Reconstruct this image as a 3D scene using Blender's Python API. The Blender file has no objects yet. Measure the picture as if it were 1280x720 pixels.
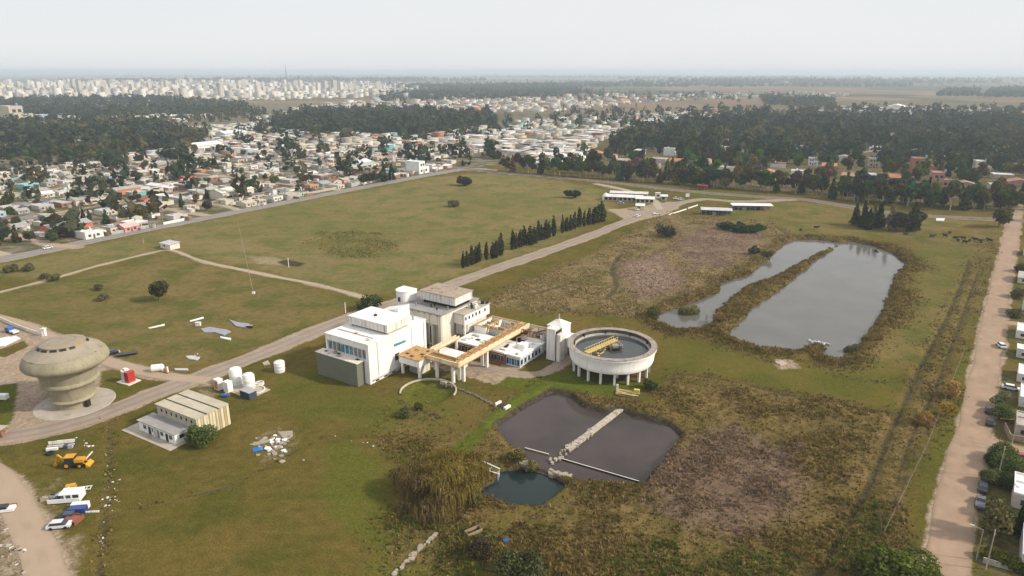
import bpy, math, random
import numpy as np
from mathutils import Vector, Matrix
R = math.radians
sc = bpy.context.scene
# ------------------------------------------------------------------ camera
CAM_H = 85.0; FPX = 853.0; TH = math.atan((360 - 90) / FPX); _c, _s = math.cos(TH), math.sin(TH)
cam_d = bpy.data.cameras.new('camera'); cam = bpy.data.objects.new('camera', cam_d); sc.collection.objects.link(cam)
cam_d.sensor_width = 36.0; cam_d.lens = 36.0 * FPX / 1280.0; cam_d.clip_start = 1.0; cam_d.clip_end = 90000.0
cam.location = (0, 0, CAM_H); cam.rotation_euler = (R(90) - TH, 0, 0); sc.camera = cam
# ------------------------------------------------------------------ sky, sun, exposure
SUN_EL, SUN_AZ = R(33), R(101)            # azimuth measured from +Y towards +X
w = bpy.data.worlds.new('World'); sc.world = w; w.use_nodes = True
nt = w.node_tree; nt.nodes.clear()
sky = nt.nodes.new('ShaderNodeTexSky'); sky.sky_type = 'NISHITA'; sky.sun_disc = False
sky.sun_elevation = SUN_EL; sky.sun_rotation = SUN_AZ; sky.dust_density = 1.0; sky.air_density = 1.0
cl = nt.nodes.new('ShaderNodeMix'); cl.data_type = 'RGBA'; cl.inputs[0].default_value = 0.9
tc = nt.nodes.new('ShaderNodeTexCoord'); mp = nt.nodes.new('ShaderNodeMapping'); mp.inputs['Scale'].default_value = (1, 1, 6)
nz = nt.nodes.new('ShaderNodeTexNoise'); nz.inputs['Scale'].default_value = 1.3; nz.inputs['Detail'].default_value = 3
rp = nt.nodes.new('ShaderNodeValToRGB'); rp.color_ramp.elements[0].position = 0.35; rp.color_ramp.elements[1].position = 0.7
rp.color_ramp.elements[0].color = (6.55, 6.66, 6.86, 1); rp.color_ramp.elements[1].color = (6.95, 6.98, 7.12, 1)
bg = nt.nodes.new('ShaderNodeBackground'); bg.inputs[1].default_value = 0.1; wo = nt.nodes.new('ShaderNodeOutputWorld')
for a, b in ((tc.outputs['Generated'], mp.inputs[0]), (mp.outputs[0], nz.inputs[0]), (nz.outputs[0], rp.inputs[0]), (rp.outputs[0], cl.inputs[7]),
             (sky.outputs[0], cl.inputs[6]), (cl.outputs[2], bg.inputs[0]), (bg.outputs[0], wo.inputs[0])):
    nt.links.new(a, b)
sd_ = bpy.data.lights.new('sun', 'SUN'); sun = bpy.data.objects.new('sun', sd_); sc.collection.objects.link(sun)
sd_.energy = 3.35; sd_.angle = R(4); sd_.color = (1.0, 0.91, 0.77)
sdir = Vector((math.sin(SUN_AZ) * math.cos(SUN_EL), math.cos(SUN_AZ) * math.cos(SUN_EL), math.sin(SUN_EL)))
sun.rotation_euler = sdir.to_track_quat('Z', 'Y').to_euler(); sun.location = (0, 0, 200)
vs = sc.view_settings; vs.view_transform = 'Standard'; vs.look = 'None'; vs.exposure = 0.36; vs.gamma = 1.0; vs.use_curve_mapping = False
cy = sc.cycles; cy.use_denoising = True; cy.max_bounces = 5; cy.diffuse_bounces = 2; cy.glossy_bounces = 2; cy.transmission_bounces = 2
cy.volume_bounces = 1; cy.transparent_max_bounces = 4; cy.caustics_reflective = False; cy.caustics_refractive = False
# ------------------------------------------------------------------ pixel <-> place (1280x720 photograph)
def G(x, y, z=0.0):
    dx = (x - 640) / FPX; dy = (360 - y) / FPX
    d2 = -_s + dy * _c; t = (z - CAM_H) / d2
    return Vector((dx * t, (_c + dy * _s) * t, z))
def PX(X, Y, Z=0.0):
    z = Y * _c - (Z - CAM_H) * _s; u = Y * _s + (Z - CAM_H) * _c
    return 640 + FPX * X / z, 360 - FPX * u / z
# ------------------------------------------------------------------ helpers
COL = sc.collection
def tag(o, label, cat, group=None):
    o['label'] = label; o['category'] = cat
    if group: o['group'] = group
    return o
def empty(name, loc=(0, 0, 0), rz=0.0, label=None, cat=None, group=None):
    o = bpy.data.objects.new(name, None); COL.objects.link(o); o.location = loc; o.rotation_euler = (0, 0, rz); o.empty_display_size = 0.5
    if label: tag(o, label, cat, group)
    return o
def link(name, me, parent=None, loc=None, rz=None, color=None):
    o = bpy.data.objects.new(name, me); COL.objects.link(o)
    if parent is not None: o.parent = parent
    if loc is not None: o.location = loc
    if rz is not None: o.rotation_euler = (0, 0, rz)
    if color is not None: o.color = tuple(color) + (1,) if len(color) == 3 else color
    return o
def copy_tree(o, parent=None):
    c = o.copy(); COL.objects.link(c)
    if parent is not None: c.parent = parent
    for ch in o.children: copy_tree(ch, c)
    return c
class MB:
    def __init__(s): s.v = []; s.f = []; s.m = []; s.M = Matrix.Identity(4)
    def add(s, vs, fs, m=0):
        b = len(s.v); s.v += [tuple(s.M @ Vector(p)) for p in vs]
        for f in fs: s.f.append(tuple(b + i for i in f)); s.m.append(m)
        return s
    def box(s, x0, y0, z0, x1, y1, z1, m=0):
        return s.add([(x0,y0,z0),(x1,y0,z0),(x1,y1,z0),(x0,y1,z0),(x0,y0,z1),(x1,y0,z1),(x1,y1,z1),(x0,y1,z1)],
                     [(0,3,2,1),(4,5,6,7),(0,1,5,4),(1,2,6,5),(2,3,7,6),(3,0,4,7)], m)
    def prism(s, pts, z0, z1, m=0):
        n = len(pts); z0l = z0 if hasattr(z0, '__len__') else [z0]*n; z1l = z1 if hasattr(z1, '__len__') else [z1]*n
        vs = [(p[0],p[1],z0l[i]) for i, p in enumerate(pts)] + [(p[0],p[1],z1l[i]) for i, p in enumerate(pts)]
        fs = [tuple(range(n-1,-1,-1)), tuple(range(n,2*n))] + [(i,(i+1)%n,n+(i+1)%n,n+i) for i in range(n)]
        return s.add(vs, fs, m)
    def lathe(s, prof, n=32, m=0, cx=0, cy=0, a0=0, a1=2*math.pi):
        full = abs(a1 - a0 - 2*math.pi) < 1e-6; k = n if full else n + 1; vs = []; fs = []
        for r, z in prof:
            for i in range(k):
                a = a0 + (a1 - a0) * i / n; vs.append((cx + r*math.cos(a), cy + r*math.sin(a), z))
        for j in range(len(prof)-1):
            for i in range(n):
                i2 = (i+1) % k; fs.append((j*k+i, j*k+i2, (j+1)*k+i2, (j+1)*k+i))
        return s.add(vs, fs, m)
    def cyl(s, cx, cy, z0, z1, r, r2=None, n=12, m=0):
        r2 = r if r2 is None else r2
        return s.lathe([(0.001, z0), (r, z0), (r2, z1), (0.001, z1)], n, m, cx, cy)
    def tube(s, p0, p1, r, r2=None, n=6, m=0):
        p0, p1 = Vector(p0), Vector(p1); d = (p1 - p0); q = d.to_track_quat('Z', 'Y').to_matrix().to_4x4()
        old = s.M; s.M = s.M @ Matrix.Translation(p0) @ q; s.cyl(0, 0, 0, d.length, r, r2, n, m); s.M = old; return s
    def beam(s, p0, p1, wd, ht, m=0):
        p0, p1 = Vector(p0), Vector(p1); d = p1 - p0; L = d.length; x = d.normalized(); y = Vector((-x.y, x.x, 0)); y = y.normalized() if y.length > 1e-6 else Vector((1,0,0)); z = x.cross(y)
        old = s.M; T = Matrix(((x.x,y.x,z.x,p0.x),(x.y,y.y,z.y,p0.y),(x.z,y.z,z.z,p0.z),(0,0,0,1))); s.M = s.M @ T
        s.box(0, -wd/2, -ht/2, L, wd/2, ht/2, m); s.M = old; return s
    def mesh(s, name, mats, smooth=False):
        me = bpy.data.meshes.new(name); me.from_pydata(s.v, [], s.f)
        for m in (mats if isinstance(mats, (list, tuple)) else [mats]): me.materials.append(m)
        me.polygons.foreach_set('material_index', s.m)
        if smooth: me.polygons.foreach_set('use_smooth', [True]*len(s.f)); me.set_sharp_from_angle(angle=R(40)) if hasattr(me, 'set_sharp_from_angle') else None
        me.update(); return me
    def build(s, name, mats, parent=None, loc=None, rz=None, smooth=False, color=None):
        return link(name, s.mesh(name, mats, smooth), parent, loc, rz, color)
def np_mesh(name, V, F, mats, smooth=False):
    me = bpy.data.meshes.new(name); nv, nf, k = len(V), len(F), F.shape[1]
    me.vertices.add(nv); me.vertices.foreach_set('co', np.asarray(V, np.float32).ravel())
    me.loops.add(nf*k); me.loops.foreach_set('vertex_index', np.asarray(F, np.int32).ravel())
    me.polygons.add(nf); me.polygons.foreach_set('loop_start', np.arange(0, nf*k, k, dtype=np.int32)); 
    if smooth: me.polygons.foreach_set('use_smooth', np.ones(nf, bool))
    for m in (mats if isinstance(mats, (list, tuple)) else [mats]): me.materials.append(m)
    me.update(calc_edges=True); me.validate(); return me
# ------------------------------------------------------------------ materials
MATS = {}
class NG:
    def __init__(s, name):
        s.mat = bpy.data.materials.new(name); s.mat.use_nodes = True; s.t = s.mat.node_tree; s.bs = s.t.nodes['Principled BSDF']; s.pos = None
    def n(s, typ, **kw):
        x = s.t.nodes.new('ShaderNode' + typ)
        for k, v in kw.items():
            if k in x.inputs: x.inputs[k].default_value = v
            else: setattr(x, k, v)
        return x
    def l(s, a, b): s.t.links.new(a, b)
    def P(s):
        if s.pos is None: s.pos = s.n('NewGeometry').outputs['Position']
        return s.pos
    def noise(s, scale, detail=3, vec=None, rough=0.55, stretch=None):
        x = s.n('TexNoise', Scale=scale, Detail=detail, Roughness=rough); v = vec or s.P()
        if stretch:
            m = s.n('Mapping'); m.inputs['Scale'].default_value = stretch; s.l(v, m.inputs[0]); v = m.outputs[0]
        s.l(v, x.inputs['Vector']); return x.outputs[0]
    def rng(s, v, a, b, lo=0.0, hi=1.0):
        x = s.n('MapRange'); x.inputs[1].default_value = a; x.inputs[2].default_value = b; x.inputs[3].default_value = lo; x.inputs[4].default_value = hi
        s.l(v, x.inputs[0]); return x.outputs[0]
    def math(s, op, a, b):
        x = s.n('Math', operation=op)
        for i, v in enumerate((a, b)):
            if isinstance(v, (int, float)): x.inputs[i].default_value = v
            else: s.l(v, x.inputs[i])
        return x.outputs[0]
    def mix(s, fac, a, b, mode='MIX'):
        x = s.n('Mix', data_type='RGBA', blend_type=mode)
        for i, v in ((0, fac), (6, a), (7, b)):
            if isinstance(v, (int, float)): x.inputs[i].default_value = v
            elif isinstance(v, tuple): x.inputs[i].default_value = v + (1,) if len(v) == 3 else v
            else: s.l(v, x.inputs[i])
        return x.outputs[2]
    def attr(s, name): return s.n('Attribute', attribute_name=name)
    def bump(s, h, strength, dist=0.3):
        x = s.n('Bump', Strength=strength, Distance=dist); s.l(h, x.inputs['Height']); s.l(x.outputs[0], s.bs.inputs['Normal'])
    def out(s, col, rough=0.8, spec=0.3, metal=0.0):
        if isinstance(col, tuple): s.bs.inputs['Base Color'].default_value = col + (1,)
        else: s.l(col, s.bs.inputs['Base Color'])
        if isinstance(rough, float): s.bs.inputs['Roughness'].default_value = rough
        else: s.l(rough, s.bs.inputs['Roughness'])
        s.bs.inputs['Specular IOR Level'].default_value = spec; s.bs.inputs['Metallic'].default_value = metal
        MATS[s.mat.name] = s.mat; return s.mat
def mat(name, col=(0.5,0.5,0.5), rough=0.8, var=0.12, scale=0.6, streak=0.0, streak_col=(0.12,0.10,0.08), metal=0.0, spec=0.3, objcol=False, rib=None, bump=0.0, patch=None):
    """a weathered surface: mottled base, vertical run-off stains, optional patches and sheet ribs"""
    if name in MATS: return MATS[name]
    g = NG(name); base = g.n('ObjectInfo').outputs['Color'] if objcol else tuple(col)
    n1 = g.rng(g.noise(scale, 4), 0.3, 0.7, 1-var, 1+var); n2 = g.rng(g.noise(scale*7, 3), 0.25, 0.75, 1-var*0.6, 1+var*0.6)
    k = g.math('MULTIPLY', n1, n2); cmb = g.n('CombineColor'); 
    for i in range(3): g.l(k, cmb.inputs[i])
    c = g.mix(1.0, base, cmb.outputs[0], 'MULTIPLY')
    if patch: c = g.mix(g.rng(g.noise(patch[1], 4), patch[2], patch[2]+0.12), c, tuple(patch[0]))
    if streak:
        f = g.rng(g.noise(1.0, 3, stretch=(1.6, 1.6, 0.10)), 0.52, 0.72, 0, streak); c = g.mix(f, c, tuple(streak_col))
    if rib:
        wv = g.n('TexWave', wave_type='BANDS', bands_direction=rib[0], Scale=rib[1], Distortion=0.4); tc_ = g.n('TexCoord'); g.l(tc_.outputs['Object'], wv.inputs[0]); g.bump(wv.outputs[1], 0.6, 0.08)
        c = g.mix(g.rng(wv.outputs[1], 0, 1, 0, rib[2]), c, tuple(rib[3]))
    elif bump: g.bump(g.noise(scale*9, 4), bump, 0.1)
    return g.out(c, rough, spec, metal)
# ------------------------------------------------------------------ numpy noise and distances
def vnoise(X, Y, cell, seed):
    rs = np.random.RandomState(seed); T = rs.rand(256, 256).astype(np.float32)
    x = X / cell; y = Y / cell; xi = np.floor(x).astype(np.int64); yi = np.floor(y).astype(np.int64); fx = (x - xi); fy = (y - yi)
    fx = fx*fx*(3-2*fx); fy = fy*fy*(3-2*fy); a = xi & 255; b = (xi+1) & 255; c = yi & 255; d = (yi+1) & 255
    return (T[a,c]*(1-fx)+T[b,c]*fx)*(1-fy) + (T[a,d]*(1-fx)+T[b,d]*fx)*fy
def fbm(X, Y, cell, seed, octv=4):
    o = 0; amp = 0.5; tot = 0
    for k in range(octv): o = o + amp*vnoise(X+17*k, Y-31*k, cell/2**k, seed+k); tot += amp; amp *= 0.5
    return o / tot
def sst(x, a, b): t = np.clip((x-a)/(b-a), 0, 1); return t*t*(3-2*t)
def gpts(poly, z=0.0): return np.array([[*G(x, y, z)][:2] for x, y in poly])
def seg_dist(X, Y, P0, P1):
    d = P1 - P0; L2 = max((d**2).sum(), 1e-9); t = np.clip(((X-P0[0])*d[0] + (Y-P0[1])*d[1])/L2, 0, 1)
    return np.hypot(X-P0[0]-t*d[0], Y-P0[1]-t*d[1])
def line_d(line, X, Y, margin=30.0):
    out = np.full(X.shape, 1e3); lo = line.min(0)-margin; hi = line.max(0)+margin
    k = (X > lo[0]) & (X < hi[0]) & (Y > lo[1]) & (Y < hi[1]); x, y = X[k], Y[k]; dd = np.full(x.shape, 1e3)
    for i in range(len(line)-1): dd = np.minimum(dd, seg_dist(x, y, line[i], line[i+1]))
    out[k] = dd; return out
def poly_sd(P, X, Y, margin=30.0):
    """signed distance, positive inside"""
    out = np.full(X.shape, -1e3); lo = P.min(0)-margin; hi = P.max(0)+margin
    k = (X > lo[0]) & (X < hi[0]) & (Y > lo[1]) & (Y < hi[1]); x, y = X[k], Y[k]; dd = np.full(x.shape, 1e6); ins = np.zeros(x.shape, bool); n = len(P)
    for i in range(n):
        a, b = P[i], P[(i+1) % n]; dd = np.minimum(dd, seg_dist(x, y, a, b))
        cr = ((a[1] > y) != (b[1] > y)); ins ^= cr & (x < (b[0]-a[0])*(y-a[1])/((b[1]-a[1]) if b[1] != a[1] else 1e-9)+a[0])
    out[k] = np.where(ins, dd, -dd); return out
def spline(line, step=2.0):
    """Catmull-Rom through ground points"""
    L = [np.array(p, float) for p in line]; L = [2*L[0]-L[1]] + L + [2*L[-1]-L[-2]]; out = []
    for i in range(1, len(L)-2):
        p0, p1, p2, p3 = L[i-1:i+3]; n = max(1, int(np.hypot(*(p2-p1))/step))
        for k in range(n):
            t = k/n; out.append(0.5*((2*p1)+(p2-p0)*t+(2*p0-5*p1+4*p2-p3)*t*t+(3*p1-p0-3*p2+p3)*t**3))
    out.append(L[-2]); return np.array(out)
# ================================================================== GROUND LAYOUT (pixel outlines laid on the ground plane)
LAG_R = [(1055,302),(1066,301),(1087,305),(1112,313),(1131,328),(1118,343),(1109,364),(1101,386),(1087,407),(1063,438),(1044,446),(1031,441),(1037,432),(1024,427),(1010,429),(996,435),(975,434),(953,432),(930,425),(910,416),(931,397),(956,374),(978,360),(996,346),(1026,321)]
LAG_L = [(1060,303),(1020,298),(996,298),(983,303),(967,317),(956,328),(937,343),(904,352),(901,363),(870,378),(840,385),(826,390),(824,398),(846,409),(870,408),(888,402),(892,389),(907,374),(931,355),(959,347),(986,333),(1016,317),(1043,305)]
SLUDGE = [(692,489),(712,493),(728,507),(758,514),(777,511),(790,517),(836,529),(848,541),(800,601),(770,598),(724,596),(692,584),(668,577),(655,562),(640,551),(623,531),(655,509)]
TEAL = [(631,586),(653,582),(687,591),(703,601),(689,617),(675,625),(640,625),(620,616),(600,609),(613,603),(624,594)]
ROADS = {   # centre line px, width m, kind, height
 'plant_road': ([(-60,556),(0,547),(60,537),(130,516),(200,489),(270,464),(330,441),(400,412),(440,397),(490,380),(555,359),(620,336),(690,312),(750,290),(800,270),(835,259)], 8.0, 'worn', .05),
 'entry_track': ([(262,476),(205,470),(160,459),(130,450),(100,438),(60,420),(25,405),(-30,390)], 5.0, 'dirt', .07),
 'highway': ([(-120,349),(0,325),(100,304),(200,283.5),(300,264),(400,244.5),(470,231),(540,218),(585,211),(615,213)], 11.0, 'asphalt', .05),
 'field_path': ([(-40,374),(0,365),(60,350),(120,333),(190,316),(215,313),(255,327),(330,343),(400,357),(462,374)], 2.4, 'pale', .04),
 'dirt_street': ([(-30,284),(0,290),(30,297),(62,306),(95,309)], 6.0, 'dirt', .08),
 'gravel_lane': ([(-40,292),(0,283),(37,275),(75,268),(110,266)], 4.0, 'pale', .06),
 'gravel_street': ([(1176,740),(1180,720),(1192,645),(1207,580),(1223,510),(1236,440),(1248,370),(1259,320),(1267,280),(1274,252)], 7.2, 'pink', .05),
 'side_street': ([(1215,548),(1235,552),(1262,561),(1310,571)], 5.0, 'pink', .08),
 'side_lane': ([(1240,399),(1262,404),(1310,409)], 4.5, 'pink', .08),
 'avenue': ([(560,208),(620,215),(700,222),(780,230),(860,239),(950,246),(1010,250),(1060,258),(1130,268),(1200,272),(1275,276),(1340,280)], 9.5, 'avenue', .09),
 'access_road': ([(835,259),(850,254),(880,249),(920,252),(960,251),(1000,249)], 7.0, 'worn', .08),
 'link_track': ([(745,230),(775,236),(800,243),(815,249),(825,262)], 6.0, 'pale', .11),
 'loop_drive': ([(560,445),(590,457),(623,463),(652,468),(679,467),(697,457),(712,446)], 3.6, 'worn', .05),
 'yard_track': ([(-30,580),(-5,596),(15,622),(35,660),(52,692),(62,740)], 6.5, 'dirt', .05),
 'town_street': ([(300,263),(275,256),(235,251),(190,243),(150,240)], 5.0, 'pale', .07),
}
RL = {k: (spline(gpts(v[0]), 3.0), v[1], v[2], v[3]) for k, v in ROADS.items()}
ang_p = R(-33); P0 = Vector((-40.3, 177.1, 0))          # frame of the treatment plant
def plant(lx, ly, z=0.0): return Vector((P0.x + lx*math.cos(ang_p) - ly*math.sin(ang_p), P0.y + lx*math.sin(ang_p) + ly*math.cos(ang_p), z))
CLAR = Vector(((765-640)/FPX*(188*_c + 77*_s), 188.0, 0))
TOWER = G(94, 504)
# ------------------------------------------------------------------ ground sheet: one mesh, fine by the plant, coarse to the horizon
def grow(a, step, g, end):
    out = []
    while abs(a) < end: a += step; out.append(a); step *= g
    return out
xs = np.concatenate([np.array(grow(-262, -1.2, 1.11, 45000))[::-1], np.arange(-262, 302, 1.1), grow(302, 1.2, 1.11, 45000)])
yn = []; y = 78.0; st = 0.75
while y < 500: yn.append(y); y += st; st = min(st*1.0025, 2.0)
ys = np.concatenate([np.array(grow(78, -1.5, 1.25, 45000))[::-1], np.array(yn), grow(yn[-1], 2.2, 1.045, 45000)])
GX, GY = np.meshgrid(xs, ys); gx, gy = GX.ravel(), GY.ravel()
near = (np.abs(gx) < 420) & (gy > 60) & (gy < 760)
n8 = fbm(gx, gy, 9, 3, 4); n30 = fbm(gx, gy, 34, 7, 4); n2 = fbm(gx, gy, 2.6, 11, 3); n120 = fbm(gx, gy, 140, 5, 4)
wob = (n8-0.5)*7 + (n2-0.5)*2.2
def sdp(px, margin=25): return poly_sd(gpts(px), gx, gy, margin)
def zone(px, soft=4.0, wobble=1.0, margin=25): return sst(sdp(px, margin) + wob*wobble, -soft, soft)
roadm = np.zeros(gx.shape); flat = np.ones(gx.shape)
for k, (ln, wd, kind, h) in RL.items():
    d = line_d(ln, gx, gy, 14); flat *= sst(d, wd/2+0.4, wd/2+2.5); roadm = np.maximum(roadm, 1-sst(d + (n8-0.5)*3.0, wd/2-0.3, wd/2+1.4))
z = (n120-0.5)*0.0 + (n8-0.5)*0.25*near
dirt = np.clip(roadm*0.85, 0, 1); lush = np.zeros(gx.shape); scrub = np.zeros(gx.shape); mud = np.zeros(gx.shape); urban = np.zeros(gx.shape); farm = np.zeros(gx.shape); dry = np.zeros(gx.shape); pinkd = np.zeros(gx.shape)
# ponds
sl = np.maximum(sdp(LAG_R), sdp(LAG_L)); slw = sl + 0.7 + (n2-0.5)*2.6 + (n8-0.5)*2.0
bank = np.exp(-((sl+4.5)/3.0)**2); z += bank*(0.55+0.5*(n2-0.4)); z = np.where(slw > -2.2, np.minimum(z, 0.25 - sst(slw, -2.2, 2.2)*2.6), z)
dry = np.maximum(dry, sst(slw, -9, -3)*(1-sst(slw, -0.3, 0.8))); mud = np.maximum(mud, sst(slw, -1.0, 0.3))
ss_ = sdp(SLUDGE); ssw = ss_ + (n2-0.5)*1.0; bank = np.exp(-((ss_+3.6)/2.2)**2); z += bank*(0.35+0.6*n2); z = np.where(ssw > -1.6, np.minimum(z, 0.1 - sst(ssw, -1.6, 1.0)*2.6), z)
mud = np.maximum(mud, sst(ssw, -2.6, -0.6)); scrub = np.maximum(scrub, sst(ss_ + (n8-.5)*5, -10, -5)*0.8)
st_ = sdp(TEAL); stw = st_ + (n2-0.5)*1.6; z = np.where(stw > -1.8, np.minimum(z, 0.0 - sst(stw, -1.8, 1.0)*2.8), z); mud = np.maximum(mud, sst(stw, -1.6, -0.2))
# scrub land
fg = zone([(846,462),(900,470),(985,491),(1128,517),(1150,470),(1178,470),(1160,560),(1130,640),(1140,740),(690,740),(600,690),(640,640),(705,618),(800,606),(856,545),(830,505),(812,490)], 3)
fgb = zone([(845,560),(905,520),(985,560),(1030,610),(1005,650),(930,680),(820,650),(790,640)], 11, 2.2)
up = zone([(600,384),(640,360),(700,332),(760,306),(832,264),(870,270),(960,277),(992,297),(958,328),(905,350),(826,392),(800,402),(740,384),(680,392)], 4)
upp = zone([(775,330),(820,318),(850,335),(852,362),(800,372),(775,352)], 12, 2.5)
upd = zone([(850,285),(910,276),(955,285),(960,310),(900,335),(860,340),(840,310)], 14, 2.5)
mound = zone([(385,303),(400,291),(440,289),(470,292),(500,300),(500,309),(470,320),(440,323),(405,316)], 3)
wil = zone([(480,650),(520,560),(575,535),(620,560),(640,640),(560,720),(470,720)], 5)
ditchscrub = zone([(1150,455),(1200,350),(1215,300),(1250,296),(1225,400),(1200,480),(1165,560),(1128,640)], 3)
left_veg = zone([(470,545),(500,500),(590,490),(640,488),(590,540),(560,560),(500,570)], 4)
for zz, a in ((fg, .85), (up, .75), (mound, .38), (wil, .7), (left_veg, .45), (ditchscrub, .5)): scrub = np.maximum(scrub, zz*a)
scrub = np.maximum(scrub, sst(sl + (n8-.5)*8, -15, -6)*0.55)
pinkd = np.maximum(np.maximum(fgb*0.9, upp), upd*0.75)
dirt = np.maximum(dirt, upp*0.45)
rough = np.clip(fg + up + mound*0.9 + wil + left_veg*0.6, 0, 1)
z += rough*((n2-0.5)*0.75 + (n8-0.5)*0.9)*near*(sl < -2)*(ss_ < -1.5)*(st_ < -1.5)
# mown / lush grass
for px, a in (([(560,570),(600,535),(655,500),(690,482),(712,474),(800,484),(785,494),(700,484),(660,502),(600,550),(555,585),(520,592)], 1.0),
              ([(600,470),(625,470),(700,472),(710,456),(712,478),(660,490),(620,482)], .8),
              ([(820,418),(900,436),(990,455),(1040,462),(1130,440),(1130,510),(985,488),(850,466),(822,450)], .42),
              ([(760,705),(830,675),(940,680),(1000,700),(1010,740),(750,740)], .8), ([(1035,720),(1060,655),(1090,620),(1110,640),(1105,740)], .85),
              ([(395,560),(440,550),(480,575),(500,640),(470,700),(400,640)], .55), ([(330,470),(400,455),(460,490),(520,490),(600,490),(560,540),(470,545),(360,520)], .42), ([(470,640),(560,650),(640,660),(600,720),(440,740)], .55),
              ([(600,400),(640,396),(735,398),(700,405),(640,408)], .55), ([(870,238),(960,246),(955,250),(880,247),(866,244)], .9),
              ([(1030,345),(1200,345),(1180,440),(1130,440),(1110,400)], .10), ([(1195,440),(1225,425),(1215,470),(1190,560),(1150,690),(1145,600)], .5),
              ([(620,228),(700,228),(760,236),(735,245),(680,262),(600,250)], .3), ([(0,485),(22,480),(18,530),(0,535)], .8), ([(125,462),(190,478),(170,495),(132,508),(120,500)], .5)):
    lush = np.maximum(lush, zone(px, 3.0, 0.6)*a)
lush = np.maximum(lush, mound*.45)
# ditches and drains
for ln, wd, dp in (([(1012,735),(1040,690),(1068,640),(1092,592),(1115,535),(1127,510),(1150,458),(1166,430),(1195,370),(1212,325)], .8, .8), ([(1120,602),(1140,545),(1160,505),(1175,470),(1190,430),(1208,380),(1222,340)], .65, .7),
                   ([(840,466),(873,468),(930,478),(985,492),(1060,505),(1125,517)], .8, .5), ([(134,505),(138,560),(134,620),(128,670),(124,730)], .6, .4), ([(160,636),(230,622),(290,606),(350,574),(385,556),(415,542)], .3, .1),
                   ([(775,318),(765,335),(770,355),(758,372)], 1.5, .5), ([(640,372),(690,360),(720,352)], 1.2, .4), ([(700,385),(745,392),(790,388)], 1.4, .4), ([(860,385),(830,368),(800,352)], 1.0, .3),
                   ([(845,268),(900,274),(960,280),(985,292)], 1.2, .5), ([(1150,470),(1100,478),(1040,470)], .5, .2)):
    d = line_d(spline(gpts(ln), 2), gx, gy, 12) + (n2-0.5)*1.0; k = 1-sst(d, wd*0.4, wd*1.7); z -= k*dp*flat; mud = np.maximum(mud, k*0.62*flat)
    scrub = np.maximum(scrub, (1-sst(d + (n8-.5)*3, wd, wd*4))*0.4)
# old settling pit by the white building
pc = plant(16.6, 5.6); d = np.hypot(gx-pc.x, gy-pc.y); z = np.where(d < 7.6, np.minimum(z, -1.0*sst(7.6-d, 0.0, 2.5)), z); lush = np.maximum(lush, (d < 7.3)*(n8 > .48)*.6); mud = np.maximum(mud, (d < 7.3)*(n8 < .5)*.5)
strip = zone([(530,588),(592,534),(640,498),(680,473),(712,462),(806,480),(792,500),(700,488),(664,502),(614,540),(562,594)], 1.4, .25); scrub *= 1-strip; dry *= 1-strip; lush = np.maximum(lush, strip)
mud = np.maximum(mud, zone([(345,327),(360,324),(382,329),(375,334),(355,333)], 1.5, .4)*.75)
# dirt yards
for px, a, sf in (([(-30,400),(20,404),(58,420),(70,450),(128,455),(150,480),(135,505),(100,528),(40,548),(-40,556)], .95, 2), ([(255,505),(240,484),(258,478),(285,492)], .5, 1.5), ([(0,600),(22,612),(60,680),(110,660),(100,740),(-30,740)], .55, 4),
                  ([(20,610),(60,590),(110,600),(120,640),(80,680),(50,660)], .35, 5), ([(310,545),(350,528),(380,550),(360,580),(320,585)], .35, 3), ([(760,262),(800,258),(835,252),(860,252),(835,268),(800,276),(790,280)], .8, 2),
                  ([(700,640),(760,650),(740,690),(680,690)], .25, 4), ([(968,448),(990,450),(1000,460),(975,462)], .7, 1.5), ([(300,318),(345,321),(380,328),(370,335),(320,330)], .5, 3), ([(225,300),(280,298),(330,310),(300,322),(240,316)], .3, 4)):
    dirt = np.maximum(dirt, zone(px, sf, .5)*a)
for px in ([(0,482),(22,479),(17,520),(5,535),(-20,535),(-20,482)], [(-10,440),(30,425),(38,432),(5,447)], [(128,464),(188,478),(165,497),(130,508),(122,490)]): dirt *= 1 - zone(px, 1.0, .2)
# towns and farm land
tl = zone([(-400,400),(-120,345),(0,322),(100,300),(300,261),(420,238),(540,215),(640,205),(640,190),(700,160),(400,128),(-400,128)], 6, 1, 60)
trr = zone([(640,205),(760,222),(1010,243),(1280,270),(1700,300),(1800,150),(1100,126),(640,140)], 6, 1, 60)
right_lots = zone([(1200,720),(1215,640),(1232,560),(1240,480),(1255,400),(1272,300),(1500,300),(1700,800),(1200,800)], 2, .3)
urban = np.clip(tl*0.9 + right_lots*0.45 + trr*0.55, 0, 1); urban *= (0.55 + 0.9*(n8-0.2)) ; urban = np.clip(urban, 0, 1)
farm = sst(gy, 900, 1400); 
z *= flat; z = np.where(gy > 700, 0, z)
onpad = 1.0
for c_, r_ in ((CLAR, 13.5), (TOWER, 10.5)): z *= sst(np.hypot(gx-c_.x, gy-c_.y), r_, r_+3)
wl = plant(13, 26); lx = (gx-P0.x)*math.cos(ang_p)+(gy-P0.y)*math.sin(ang_p); ly = -(gx-P0.x)*math.sin(ang_p)+(gy-P0.y)*math.cos(ang_p)
inpl = sst(np.minimum(np.minimum(lx+20, 38-lx), np.minimum(ly+4, 58-ly)), 0, 2); pitm = (np.hypot(gx-pc.x, gy-pc.y) < 8.2); z = np.where(pitm, z, z*(1-inpl))
scrub = np.where(inpl > 0.5, np.minimum(scrub, .3), scrub); court = ((lx > 2) & (lx < 30) & (ly > 19) & (ly < 34)); dirt = np.maximum(dirt, court*.7)
far_z = gy > 14000; z = np.where(far_z, (gy-14000)/31000*24*(0.5+n120*0.0+vnoise(gx, gy, 5200, 23)), z)     # low distant rises
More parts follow.
